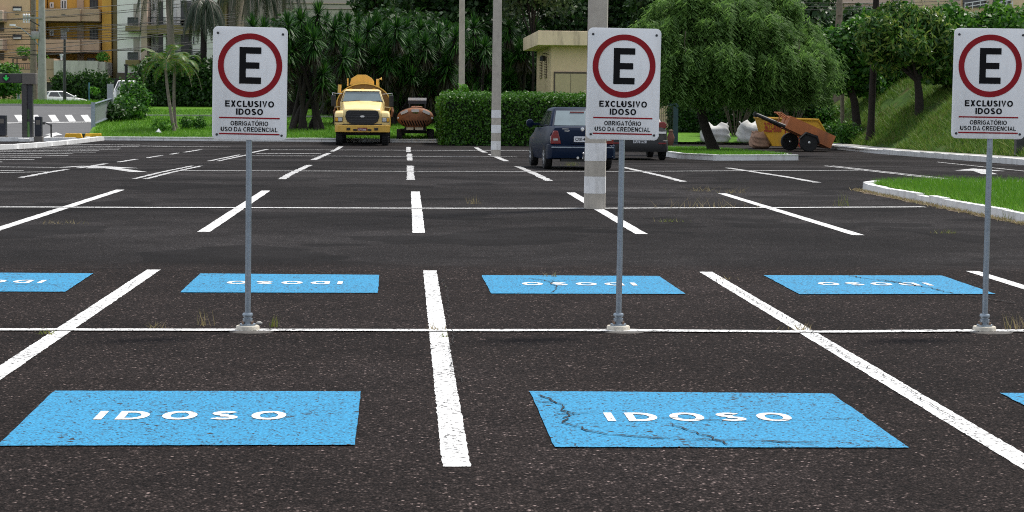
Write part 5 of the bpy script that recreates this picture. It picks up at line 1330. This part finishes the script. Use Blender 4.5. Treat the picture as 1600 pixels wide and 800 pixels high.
# grey sheet fence
a, b = G(146, 198), G(172, 187.5); t = thing('sheet_fence', 'grey sheet metal fence panel at the edge of the road', 'fence', a)
dv = Vector((b.x - a.x, b.y - a.y)); ln = dv.length; an = math.atan2(dv.y, dv.x); t.rotation_euler.z = an
hA = P(146, 163, a.y).z - a.z; hB = P(172, 155, b.y).z - b.z; sl = (b.z - a.z)
m = MB(); n = 24
rows = [[], []]
for i in range(n * 2 + 1):
    s = i / (n * 2); off = .03 if i % 2 else -.03
    rows[0].append((ln * s, off, .15 + sl * s)); rows[1].append((ln * s, off, hA + (hB + sl - hA) * s))
m.add(rows[0] + rows[1], [(i, i + 1, n * 2 + 2 + i, n * 2 + 1 + i) for i in range(n * 2)]); po = m.build('panel', M['fence_panel'], t)
sd_ = po.modifiers.new('t', 'SOLIDIFY'); sd_.thickness = .01
m = MB(); m.tube([(0, -.06, hA + .02), (ln, -.06, hB + sl + .02)], .05, 6); m.tube([(0, -.06, .15), (ln, -.06, sl + .15)], .05, 6); m.build('rails', M['galv'], t)
MB().box(-.12, .0, -.1, .1, -.1, hA + .1).build('post', M['galv'], t); MB().box(ln, ln + .35, -.15, .15, sl - .2, sl + P(173, 131, b.y).z - b.z).build('post', M['fence_panel'], t)
kerb('kerb', [(edge_x(93) - .05, 93.0), (edge_x(118) - .05, 118)], -.22, .16, lambda x, y: T(-60, y))
# bent white fence posts
def bent_post(label, bx_, by_, top, bend, Y):
    b = P(bx_, by_, Y); b.z = T(b.x, Y); t = thing('bent_fence_post', label, 'post', b, 0, 'bent white fence posts')
    q1 = P(*bend, Y) - b; q2 = P(*top, Y) - b
    m = MB(); m.tube([(0, 0, -.1), q1, q2], [.19, .18, .16], 4); m.build('post', M['white_band'], t, bevel=.02)
    MB().tube([q2 * .98, q2 + Vector((.7, 0, .15))], .02, 5).build('wire', M['steel_dark'], t)
bent_post('white bent top concrete post nearest the sheet fence', 182, 166, (190, 132), (182.5, 143), 126)
bent_post('white bent top concrete post above the leafy bush', 214, 155, (220, 122), (212, 134), 130)
# black post with small sign, blue stake with leafy shoot
v = P(197.5, 155, 132); v.z = T(-25, 132); t = thing('black_post', 'thin black post behind the bent white fence post', 'post', v); h_ = P(197.5, 103, 132).z - v.z
MB().tube([(0, 0, 0), (0, 0, h_)], .10, 8).build('post', M['black_plastic'], t); MB().box(-.12, .12, -.12, .12, h_, h_ + .1).build('cap', M['black_plastic'], t)
v = P(139.5, 158, 149); v.z = T(-60, 149); t = thing('blue_stake', 'thin blue stake with a pale leafy shoot on the grass verge', 'stake', v); h_ = P(139.5, 129, 149).z - v.z
MB().tube([(0, 0, -.1), (0, 0, h_)], .05, 6).build('stake', pm('blue_stake_paint', (.10, .22, .32), .7), t)
p, q = clump_points([(.35, 0, h_ * .55, .4, .3, .3)], 90, .2); leaves('foliage', p, q, .24, M['bright_leaf'], t, .5, 0)

# ================================================================== PARKING ENTRANCE ON THE LEFT
Yg = 90.0
def lg(px, py, Y=Yg): return P(px, py, Y)
gp = lg(43, 219.5); gp.z = T(gp.x, Yg) + .12
t = thing('entry_gantry', 'dark grey entrance gantry with green arrow light in its beam', 'gantry', gp)
def rel(px, py): v = lg(px, py) - gp; return v.x, v.z
xa, za = rel(35, 131); xb, zb = rel(51, 131)
MB().box(xa, xa + (xb - xa) * .5, -.22, .22, -.1, za).build('column', M['dark_gantry'], t, bevel=.02)
m = MB(); m.box(xa + (xb - xa) * .52, xb, -.14, .14, -.1, za); co = m.build('column_inset', M['steel_dark'], t)
x0, z0 = rel(42, 214); x1, z1 = rel(47, 190)
MB().box(x0, x1, -.152, -.141, z0, z1).build('light_strip', pm('green_strip', (.10, .22, .06), .4), co)
MB().box(x0, x1, -.152, -.141, z1 + .1, z1 + .55).build('light_strip', pm('green_strip_dim', (.05, .09, .04), .4), co)
x0, z0 = rel(-60, 129); x1, z1 = rel(36, 115)
MB().box(x0, x1 - .002, -.2, .2, z0, z1).build('beam', M['dark_gantry'], t, bevel=.03)
x2, z2 = rel(57.5, 132); x3, z3 = rel(36, 116)
MB().box(x3, x2, -.26, .26, z2, z3 + .05).build('corner_box', M['gantry_box'], t, bevel=.03)
cx, cz = rel(11, 122)
so = MB().lathe([(.17, -.2), (.17, -.212), (.02, -.213)], (cx, 0, cz), 20, 'y').build('signal_lamp', M['black_plastic'], t)
m = MB(); k = .11
poly = [(-.025, .1), (.025, .1), (.025, -.01), (.075, .04), (.1, .015), (0, -.10), (-.1, .015), (-.075, .04), (-.025, -.01)]
m.add([(cx + p[0] * 1.2, -.216, cz + p[1] * 1.2) for p in poly], [tuple(range(9))]); m.build('green_arrow', M['green_lamp'], so)
def pillar(name, label, px, py, w_, d_, top, Y, mat):
    b = P(px, py, Y); b.z = T(b.x, Y) + .05; h_ = P(px, top, Y).z - b.z; t = thing(name, label, 'bollard', b)
    MB().box(-w_ / 2, w_ / 2, -d_ / 2, d_ / 2, .18, h_).build('housing', M[mat], t, bevel=.03); MB().box(-w_ / 2 - .03, w_ / 2 + .03, -d_ / 2 - .03, d_ / 2 + .03, -.1, .178).build('foot', M['gantry_box'], t, bevel=.02)
    MB().box(-w_ * .3, w_ * .3, -d_ / 2 - .012, -d_ / 2 - .001, h_ - .35, h_ - .15).build('panel', M['gantry_box'], t); return t
pillar('barrier_housing', 'dark blue barrier housing right of the gantry column', 60.5, 216, .30, .3, 182, 89, 'navy')
pillar('ticket_terminal', 'dark blue ticket terminal cut off at the left edge', 4, 213, .34, .4, 180, 90, 'navy')
v = P(80, 216, 91); v.z = T(v.x, 91); t = thing('barrier_stand', 'thin black barrier rest post with a short arm', 'post', v); h_ = P(80, 194, 91).z - v.z
MB().tube([(0, 0, 0), (0, 0, h_)], .035, 8).build('post', M['black_plastic'], t); m = MB(); m.tube([(0, 0, h_ - .05), (-.3, 0, h_ + .08), (-.36, 0, h_ + .02)], .03, 6); m.box(-.42, -.28, -.05, .05, h_ - .02, h_ + .09); m.build('arm', M['steel_dark'], t)
MB().box(-.08, .08, -.08, .08, -.02, .06).build('foot', M['black_plastic'], t)
kerb('kerb', [(-21, 90.6), (-16.5, 90.6), (-16.2, 89.2)], -.5, .12, lambda x, y: T(-60, y))
kerb('kerb', [(-22, 87.8), (-14.4, 90.2)], .4, .16, lambda x, y: T(-60, y))
for i, (px, lab) in enumerate(((115, 'yellow rubber wheel stop, left one by the kerb'), (146, 'yellow rubber wheel stop, right one by the kerb'))):
    v = P(px, 214, 93.6); v.z = P(px, 215.5, 93.6).z; t = thing('wheel_stop', lab, 'wheel stop', v, 0, 'yellow wheel stops')
    MB().prism([(-.40, 0), (.40, 0), (.34, .2), (-.34, .2)], -.15, .15).build('block', M['yellow_block'], t, bevel=.02)
    for sx in (-.2, .2): MB().lathe([(.03, .20), (.03, .212), (.01, .215)], (sx, 0, 0), 10).build('bolt', M['steel_dark'], t)
v = P(136, 207, 96); v.z = T(-14.9, 96); t = thing('drain_box', 'dark green drain box sunk beside the road kerb', 'box', v)
MB().box(-.30, .30, -.3, .3, -.1, .18).build('box_body', pm('dark_green_box', (.02, .03, .02), .7), t, bevel=.02); MB().box(-.33, .33, -.33, .33, .181, .22).build('lid', pm('green_lid', (.05, .09, .04), .7), t)

# far cars on the street
hatch_lower = [(.0, .40, .95, .62, .72, .62), (.06, .34, 1.0, .72, .80, .70), (.5, .26, 1.0, .76, .82, .74), (1.8, .22, .96, .77, .83, .75), (2.7, .22, .92, .77, .82, .73), (3.3, .26, .82, .74, .79, .66), (3.75, .34, .66, .6, .68, .54)]
v = P(88, 158, 168); car('street_car', 'white hatchback on the street beyond the grass verge', (v.x - 1.2, 168.5, .42), R(-68), 'white_car', hatch_lower, (.15, .5, 1.75, 2.65, .97, 1.46, .70, .58), (.6, 3.0), .28, .81)
van_lower = [(.0, .40, 1.05, .74, .82, .78), (.06, .34, 1.1, .80, .88, .84), (1.5, .26, 1.08, .82, .88, .84), (3.2, .26, 1.04, .82, .88, .80), (3.9, .30, .92, .76, .84, .70), (4.3, .40, .8, .62, .7, .58)]
v = P(200, 158, 160); car('street_car', 'white van parked behind the bent white fence posts', (v.x, 164, .85), R(172), 'white_car', van_lower, (.1, .3, 2.5, 3.4, 1.08, 1.9, .78, .68), (.8, 3.4), .32, .86)

# ================================================================== APARTMENT BLOCKS
class Facade:
    """a building whose front lies at depth Y; boxes are given by their edges as sighted on that front"""
    def __init__(s, name, label, Y, px, z0, cat='apartment block'):
        s.Y = Y; b = P(px, 150, Y); s.o = Vector((b.x, Y, z0)); s.t = thing(name, label, cat, s.o)
    def c(s, px, py): v = P(px, py, s.Y); return v.x - s.o.x, v.z - s.o.z
    def part(s, name, mat, rects, parent=None, bevel=0):
        for px0, px1, py0, py1, d0, d1 in rects:
            x0, z1 = s.c(px0, py0); x1, z0 = s.c(px1, py1); o = MB().box(x0, x1, d0, d1, z0, z1).build(name, M[mat], parent or s.t, bevel)
        return o
    def window(s, px0, px1, py0, py1, d, mat='dark_open', fr=.10, name='window', frame='white_frame', mull=1):
        x0, z1 = s.c(px0, py0); x1, z0 = s.c(px1, py1)
        m = MB(); m.box(x0, x1, d - .08, d - .005, z1 - fr, z1); m.box(x0, x1, d - .08, d - .005, z0, z0 + fr); m.box(x0, x0 + fr, d - .08, d - .005, z0 + fr + .001, z1 - fr - .001); m.box(x1 - fr, x1, d - .08, d - .005, z0 + fr + .001, z1 - fr - .001)
        for k in range(mull): xm = x0 + (x1 - x0) * (k + 1) / (mull + 1); m.box(xm - fr / 2, xm + fr / 2, d - .075, d - .006, z0 + fr + .001, z1 - fr - .001)
        w = m.build(name, M[frame], s.t)
        g = MB(); g.box(x0 + fr + .001, x1 - fr - .001, d - .045, d - .007, z0 + fr + .001, z1 - fr - .001); g.build('pane', M[mat], w); return w
    def railing(s, px0, px1, py0, py1, d, n=14, th=.03, mat='rail', ret=None, glass=None):
        x0, z1 = s.c(px0, py0); x1, z0 = s.c(px1, py1); m = MB()
        m.box(x0, x1, d, d + .06, z1 - .06, z1); m.box(x0, x1, d, d + .06, z0, z0 + .05)
        for k in range(n + 1): x = x0 + (x1 - x0) * k / n; m.box(x - th / 2, x + th / 2, d + .015, d + .045, z0 + .051, z1 - .061)
        r_ = m.build('railing', M[mat], s.t)
        if glass: MB().box(x0, x1, d + .065, d + .08, z0 + .05, z1 - .06).build('screen', M[glass], r_)
        return r_
oc = Facade('apartment_block', 'ochre and tan apartment block with solid curved balconies at the top left', 190, 90, -.5)
oc.part('wall', 'tan', [(-60, 48, -60, 162, 0, 12)]); oc.part('stair_wall', 'ochre', [(48.05, 68, -60, 118, .3, 12)])
oc.part('recess_wall', 'ochre', [(68.05, 158, -60, 100, 2.2, 12)]); oc.part('side_recess_wall', 'balcony_tan', [(114, 126, -60, 100, 2.0, 2.19)])
oc.part('pillar', 'ochre', [(158.05, 174, -60, 162, .25, 12)]); oc.part('edge_pillar', 'olive_slab', [(174.05, 182, -60, 162, .5, 12)])
oc.part('lower_wall', 'tan', [(68.05, 158, 100.05, 162, 1.2, 12)])
for a, b in ((-35, -14.5), (14, 34), (62, 82.5)):
    if b > 0:
        bp_ = oc.part('balcony', 'balcony_tan', [(69, 128, a, b, -1.0, 2.0), (128.02, 156.5, a, b, -.6, 2.0)], bevel=.05)
        oc.part('floor_edge', 'brown_base', [(69, 156.5, b + .1, b + 1.2, -.5, 2.0)], bp_); oc.part('handrail', 'rail', [(68.5, 157, a - 1.3, a - .5, -.95, -.88)], bp_)
for a, b, m_ in ((-2, 13, 'dark_open'), (43, 61, 'white_frame')): oc.window(88.5, 98.5, a, b, 2.2, m_, .1, 'balcony_door')
for a, b, m_ in ((-2, 14, 'dark_open'), (43, 63, 'grey_open')): oc.window(134.5, 147.5, a, b, 2.2, m_, .12, 'window', 'rail')
oc.window(133, 146, 90, 97, 1.2, 'dark_open', .1, 'window', 'rail'); oc.window(86, 97, 87, 90.5, 1.2, 'dark_open', .06, 'window', 'rail')
for a, b in ((2, 11), (46, 55.5)): oc.window(72.2, 78.5, a, b, 1.9, 'dark_open', .12, mull=0)
for a, b in ((10, 17), (54, 61)):
    w = oc.window(20, 34, a, b, 0, 'dark_open', .07, 'window', 'rail'); oc.part('tilted_sash', 'white_frame', [(22, 33.5, a + 3.2, b - .3, -.35, -.10)], w)
ac = oc.part('air_conditioner', 'white_frame', [(98.8, 103, 42, 47.5, 1.7, 2.19)], bevel=.04); oc.part('fan_grille', 'rail', [(99.2, 101, 43, 46.5, 1.68, 1.699)], ac)
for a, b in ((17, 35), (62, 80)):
    sb = oc.part('side_balcony', 'pink_tan', [(-20, 11.5, a, b, -2.2, -.01)], bevel=.08); oc.part('painted_shade_panel', 'brown_base', [(-20, 6.5, b + .2, b + 14, -.06, -.005)], sb)  # flat dark panel below each balcony, the shade there painted as brown
# front terraces, stained wall and garage level: separate volumes of the same block
oc.part('terrace_wall', 'balcony_tan', [(34, 99, 110, 126, -5, -.02), (76, 99, 93, 109.95, -5, -.02)]); oc.part('terrace_ledge', 'tan', [(33, 99.5, 126.05, 129, -5.3, -.02)])
oc.part('garage_front', 'balcony_tan', [(34, 58, 129.05, 165, -4.6, -.02)]); oc.part('garage_opening', 'dark_open', [(58.05, 172, 129.05, 165, -3.5, -.02)])  # garage opening is a solid box, its inner shade given by dark colour
oc.part('stained_parapet', 'stained_wall', [(99.05, 166, 96, 119, -5.2, -.02), (166.05, 175.5, 98, 119, -4.5, -.02)]); oc.part('parapet_underside', 'brown_base', [(99.05, 175, 119.05, 121.5, -4.8, -.02)])
oc.part('left_base_wall', 'tan', [(-60, 33.9, 118, 165, -4, -.02)]); oc.part('doorway', 'brown_base', [(5, 13, 141, 163, -4.03, -4.005)])
pg = oc.part('pergola', 'brown_base', [(28, 80, 91, 93, -4.6, -4.3), (28, 80, 91, 93, -2.0, -1.7), (34, 36, 93.05, 109.9, -4.55, -4.4), (40.5, 42, 93.05, 109.9, -4.55, -4.4)])
oc.railing(36, 75, 100, 110, -4.9, 12, .03)
fg = oc.part('statue', 'plate_grey', [(108.7, 111.3, 89, 95.8, -5.0, -4.7)], bevel=.12); x_, z_ = oc.c(110, 87.6); MB().lathe([(.02, -.16), (.13, -.1), (.17, .02), (.1, .14), (.01, .18)], (x_, -4.85, z_), 12).build('head', M['plate_grey'], fg, smooth=180)
def potted(label, px, py, Y, w_, leaf='bright_leaf', n=260, sz=.3):
    v = P(px, py, Y); t = thing('terrace_plant', label, 'plant', v); p, q = clump_points([(0, 0, .45, w_, .5, .45)], n, .2); leaves('foliage', p, q, sz, M[leaf], t, .35, -.2)
    MB().lathe([(.2, -.4), (.3, 0), (.26, 0)], n=14).build('pot', M['rust'], t)
potted('round topped yellowish plant on the roof of the terrace pergola', 38, 88, 186, .75); potted('yellow green plant on the terrace behind the utility pole', 60, 99, 186.5, .8); potted('pale leafy plant above the stained wall', 161, 97, 186.2, .65)

wb = Facade('apartment_block', 'white apartment block with dark balcony rails and olive slabs', 186, 250, -.5)
wb.part('wall', 'white_wall', [(182.5, 221, -60, 114, .0, 12)]); wb.part('pilaster', 'pink_tan', [(221.05, 231.5, -60, 165, -.5, 12)])
wb.part('centre_wall', 'white_wall', [(231.55, 300, -60, 165, 1.8, 12)]); wb.part('right_wall', 'white_wall', [(300.05, 341, -60, 165, .2, 12)])
wb.part('corner_column', 'olive_slab', [(341.05, 353, -60, 165, -.1, 12)]); wb.part('rear_wing', 'recess', [(353.05, 440, -60, 165, 2.5, 12)]); wb.part('wing_pillar', 'pink_tan', [(366, 379, -60, 165, 1.5, 2.49)])
wb.part('base_course', 'brown_base', [(182.5, 221, 114.05, 124, -.25, 12)]); wb.part('base_wall', 'olive_slab', [(186, 221, 124.05, 165, -.1, 12)]); wb.part('entrance', 'dark_open', [(182.5, 199, 126, 165, -.14, -.105), (205, 216, 127, 165, -.14, -.105)])
for a, b, s0, s1 in ((-49, -26, -14, -3), (6, 28, 41, 50), (60, 82, 94, 103)):
    if s1 < 0: continue
    wb.part('niche', 'recess', [(208.5, 218, a, s0 - .1, -.03, -.003)])
    sl = wb.part('slab', 'olive_slab', [(199.5, 220.5, s0, s1, -1.6, -.02)], bevel=.03)
    wb.railing(203, 219.3, b, s0 - .1, -1.55, 10, .03, glass='grey_open')
for s0, s1 in ((39, 54), (92, 107)):
    wb.part('balcony', 'olive_slab', [(231.6, 297, s0, s1, -.9, 1.78), (297.05, 313, s0, s1 - 5, -.3, .19)], bevel=.04)
    wb.railing(232.5, 296.5, s0 - 12, s0 - .2, -.85, 34, .03); wb.railing(298, 312.5, s0 - 12, s0 - .2, -.28, 8, .03)
    wb.part('balcony_opening', 'dark_open', [(244, 256, s1 - 53, s0, 1.74, 1.795), (279, 296, s1 - 54, s0, 1.74, 1.795)])
    wb.part('inner_door', 'white_frame', [(261, 272, s1 - 51, s0, 1.72, 1.795)])
    wb.part('column', 'white_wall', [(256.05, 260, s1 - 60, s0 - .1, -.5, 1.73)])
    wb.window(234, 239.5, s1 - 51, s1 - 37, 1.8, 'dark_open', .08, mull=0); wb.window(299.5, 305, s1 - 51, s1 - 37, .2, 'dark_open', .08, mull=0)
x_, z_ = wb.c(289, 36); hb = MB(); hb.lathe([(.34, -.05), (.34, .05), (.26, .05), (.26, -.05)], (x_, -1.0, z_), 18, 'y'); hb.build('hung_bicycle_wheel', M['steel_dark'], wb.t)
be = Facade('apartment_block', 'plain beige building wall rising behind the yuccas', 175, 520, .3)
be.part('wall', 'recess', [(447, 640, -80, 165, 0, 10)]); be.part('end_column', 'brown_base', [(441, 446.9, -80, 165, -.3, 10)])
be.part('ledge', 'pink_tan', [(446.95, 640, 5, 6, -.12, -.005), (446.95, 640, 14, 14.7, -.08, -.005)])
rb = Facade('apartment_block', 'cream building with white balcony rails at the top right', 118, 1540, 2.0)
rb.part('wall', 'beige_wall', [(1484, 1660, -40, 60, 0, 8)]); rb.part('corner_column', 'pink_tan', [(1484.5, 1498, -40, 60, -.3, -.003)]); rb.part('column', 'pink_tan', [(1541, 1547.5, -40, 60, -.3, -.003)])
for a, b in ((1505, 1540.5), (1552, 1579)):
    rb.part('balcony_opening', 'dark_open', [(a, b, -30, 12, -.06, -.003)])
    x0, zt_ = rb.c(a, 3); x1, zb_ = rb.c(b, 9); m = MB()
    m.tube([(x0, -.4, zt_ - .1), (x1, -.4, zt_ + .12)], .03, 6); m.tube([(x0, -.4, zb_ - .1), (x1, -.4, zb_ + .12)], .03, 6)
    for k in range(4): x = x0 + (x1 - x0) * k / 3; m.tube([(x, -.4, zb_ - .2), (x, -.4, zt_ + .12 * k / 3 - .05)], .025, 6)
    m.build('railing', M['white_frame'], rb.t)
cb_ = Facade('apartment_block', 'pale wall with ledges seen above the bank trees', 150, 1400, 2.0)
cb_.part('wall', 'pink_tan', [(1300, 1484, -60, 60, 0, 8)]); cb_.part('ledge', 'white_wall', [(1300, 1484, 5, 6.2, -.2, -.003), (1300, 1484, 11, 12, -.2, -.003)]); cb_.part('pillar', 'recess', [(1398, 1404, -60, 40, -.25, -.003)])
# closing wing so that no gap is left between the far blocks
mk = Facade('apartment_block', 'distant beige block behind the tall dark trees', 205, 900, 0)
mk.part('wall', 'recess', [(640, 1320, -90, 170, 0, 12)])
for k in range(12): mk.window(660 + k * 55, 685 + k * 55, -10, 12, 0, 'dark_open', .12)

# ================================================================== UTILITY POLES AND WIRES
def upole(label, px, py_top, Y, r, mat='concrete', extra=True):
    b = P(px, 150, Y); b.z = T(b.x, Y); t = thing('utility_pole', label, 'utility pole', b); h_ = P(px, py_top, Y).z - b.z; k = Y / 3200
    MB().tube([(0, 0, -.2), (0, 0, h_ * .5), (.04, 0, h_)], [r * 1.25, r, r * .75], 10).build('shaft', M[mat], t, smooth=60)
    def zz(py): return P(px, py, Y).z - b.z
    if extra:
        MB().box(-27 * k, 2.5 * k, -.32, -.2, zz(29.5), zz(27)).build('crossarm', M['concrete'], t)
        for dx in (-26, -22, -18):
            MB().lathe([(.03, 0), (.10, .05), (.05, .12), (.10, .17), (.03, .25)], (dx * k, -.26, zz(27)), 10).build('insulator', M['plate_grey'], t)
            MB().lathe([(.03, 0), (.08, -.08), (.04, -.2), (.08, -.3)], (dx * k, -.26, zz(29.6)), 10).build('cutout_fuse', M['plate_grey'], t)
        m = MB(); m.tube([(-20 * k, -.26, zz(30)), (0, -.2, zz(42))], .04, 5); m.build('brace', M['steel_dark'], t)
        m = MB(); m.lathe([(.34, zz(61)), (.36, zz(60.5)), (.36, zz(51)), (.30, zz(49.5)), (.05, zz(49))], (-9 * k, -.1, 0), 18); tr = m.build('transformer', M['concrete'], t, smooth=50)
        m = MB()
        for dx in (-.2, 0, .2): m.lathe([(.04, zz(49.2)), (.07, zz(48)), (.04, zz(46.5)), (.02, zz(45))], (-9 * k + dx, -.1, 0), 8)
        m.build('bushing', M['brown_base'], tr)
        m = MB(); m.tube([(0, -.1, zz(77)), (-14 * k, -.4, zz(58)), (-30 * k, -.6, zz(44)), (-38 * k, -.7, zz(42.5))], .035, 6); la = m.build('lamp_arm', M['galv'], t)
        m = MB(); m.loft([[(x, -.7 + s_ * .14 * w_, zz(41.5) + h2) for s_, h2 in ((-1, 0), (1, 0), (.7, .14), (-.7, .14))] for x, w_ in ((-46 * k, .4), (-43.5 * k, 1), (-39 * k, .9), (-37 * k, .4))]); m.build('lamp_head', M['white_band'], la)
    else:
        MB().box(-3 * k, 3 * k, -.3, -.2, zz(24), zz(22)).build('crossarm', M['wood'], t)
    return t
upole('grey concrete utility pole with crossarm, transformer and street lamp', 66, -25, 160, .30)
upole('second utility pole just behind the one with transformer', 53, -25, 172, .26, 'wood', False)
upole('short dark pole in front of the ochre balconies', 101, 61, 165, .12, 'steel_dark', False)
upole('slim grey street pole in front of the tan garage wall', 29, 108, 158, .10, 'galv', False)
upole('grey utility pole at the top beside the palm trunk on the right', 1308, -20, 108, .20, 'wood', False)
def wire(pts, r=.022, sag=.3, label='thin black overhead wire crossing in front of the apartment blocks', grp='overhead wires'):
    (xa, ya, Ya), (xb, yb, Yb) = pts; a, b = P(xa, ya, Ya), P(xb, yb, Yb); n = 20; q = []
    for i in range(n + 1):
        s = i / n; p = a.lerp(b, s); p.z -= sag * 4 * s * (1 - s); q.append(p)
    m = MB(); o_ = a.copy(); m.tube([p - o_ for p in q], r, 5); o = m.build('overhead_wire', M['black_plastic']); o.location = o_
    return tag(o, label, 'wire', grp)
for ya, yb, sg in ((27, -4, .3), (46, 20, .3), (50, 26, .25), (54, 31, .3), (58, 35, .3), (66, 42, .3), (28, 2, .25), (40, 25, .2), (82, 58, .3), (48, 52, .3), (36, 44, .2), (70, 74, .2)):
    wire(((-60, ya + 6, 158), (330 + ya, yb, 168)), .024, sg)
for ya, yb in ((88, 38), (92, 60), (22, -8)): wire(((-40, ya, 158), (345, yb, 172)), .026, .2)
for ya, yb in ((4, 3), (12, 9)): wire(((430, ya, 166), (720, yb, 160)), .022, .2, 'thin overhead wire against the beige wall top', 'wires above the yuccas')
for ya, yb in ((3, 1), (9, 6), (14, 11)): wire(((1180, ya, 112), (1500, yb, 112)), .016, .1, 'thin overhead wire by the pale wall at the top right', 'wires above the bank')
b_ = P(10, 165, 153); broad_tree('street_tree', 'dark green round street tree behind the gantry beam', P(6, 150, 156).x, 156, 3.4, 1.9, 3500, .3, M['round_leaf'], M['bark'], None, .12, .4, 81, .6, .2, z0=.1)
hedge('street_hedge', 'dark trimmed hedge in front of the garage of the ochre block', Vx(86, 172), Vx(164, 172), 172, 174, .1, Zy(125, 121, 172), 9000, .26, M['dark_hedge_leaf'], None, 'hedge', .2, .08, 'xXyZ')
mp = Facade('gate_wall', 'dark gate and brown pillar beside the street hedge', 176, 170, .1, 'gate')
mp.part('pillar', 'olive_slab', [(164.5, 171, 118, 165, 0, .5)]); mp.part('cap', 'white_band', [(164.3, 168, 121, 125, -.06, -.003)]); mp.railing(171.5, 184, 122, 160, .1, 14, .05)

# ================================================================== WEEDS AND SMALL THINGS ON THE LOT
def tuft(px, py, n, h_, spread, mat, label, lean=.45):
    n = int(n * .55); h_ = h_ * .8; spread *= .75
    g = G(px, py); p = np.array([(random.gauss(0, spread), random.gauss(0, spread * .4), 0) for _ in range(n)])
    o = blades('weed_tuft', p, h_, .008, M[mat], None, lean); o.location = (g.x, g.y, g.z + .003); return tag(o, label, 'weed')
tuft(427, 512, 34, .11, .018, 'weed', 'green weed tuft right of the left sign footing', .25)
tuft(322, 509, 26, .17, .05, 'dry_blade', 'tall dry weed left of the left sign footing', .35)
tuft(245, 513, 34, .06, .05, 'dry_blade', 'small dry weed on the row line left of the left sign', .9)
tuft(74, 523, 34, .05, .05, 'weed', 'yellow green weed by the leftmost bay line', .8)
tuft(684, 516, 30, .05, .06, 'dry_blade', 'dry weed where the centre bay line meets the row line', .9)
tuft(690, 527, 16, .05, .03, 'weed', 'tiny weed on the centre bay line', .8)
tuft(738, 319, 40, .16, .10, 'dry_blade', 'dry weed tuft on the second row line left of the concrete pole', .6)
tuft(924, 326, 40, .14, .08, 'weed', 'weed at the foot of the thick concrete pole', .6)
for i, (px, n) in enumerate(((1045, 16), (1078, 26), (1100, 14), (1122, 24), (1150, 10))):
    tuft(px, 325, n, .20, .22, 'dry_blade', ['dry weed on the second row line just right of the middle sign pole', 'wide dry weed tuft on the second row line', 'dry weed beside the wide tuft on the second row line', 'dense dry weed nearest the crossing of the second row line', 'sparse dry weed right of the second row line crossing'][i], .6)
tuft(1090, 299, 60, .13, .22, 'dry_blade', 'flat dry weed patch left of the far right bay line', 1.0)
tuft(1145, 302, 50, .15, .15, 'dry_blade', 'dry weed patch beside the end of the far right bay line', 1.0)
tuft(1316, 322, 30, .25, .10, 'weed', 'thin weed on the second row line near the grass island', .35)
tuft(1478, 365, 50, .07, .12, 'weed', 'flat green weed in front of the grass island', 1.0)
tuft(1048, 347, 50, .07, .15, 'weed', 'flat green weed right of the middle sign pole', 1.0)
tuft(895, 259, 70, .22, .16, 'weed', 'weed tuft growing under the dark blue car', .7)
tuft(1248, 516, 40, .07, .10, 'dry_blade', 'dry weed on the row line left of the right sign', .9)
tuft(95, 350, 60, .06, .22, 'dry_blade', 'flat dry weed patch below the far left bay line', 1.0)
tuft(1588, 515, 40, .13, .08, 'dry_blade', 'tall dry weed at the right edge by the right sign', .4)
tuft(862, 433, 40, .05, .05, 'dry_blade', 'dry weed on the far blue panel behind the middle sign', .9)
tuft(1137, 437, 30, .04, .05, 'dry_blade', 'dry weed beside the far right blue panel', .9)
for px in (1385, 1440, 1475, 1500, 1545, 1580): tuft(px, 300 + (px - 1385) * .23, 26, .22, .12, 'weed', {1385: 'weed at the rounded corner of the grass island kerb', 1440: 'weed along the middle of the grass island kerb', 1475: 'weed growing against the kerb left of the right sign pole', 1500: 'weed against the kerb nearest the right sign pole', 1545: 'weed against the kerb behind the right sign pole', 1580: 'weed at the kerb by the right edge'}[px], .5)
v = G(405, 507); t = tag(MB().lathe([(.001, -.005), (.02, .0), (.024, .012), (.012, .022), (.001, .024)], n=9).build('stone', M['concrete'], smooth=180), 'small pale stone beside the left sign footing', 'stone'); t.location = v
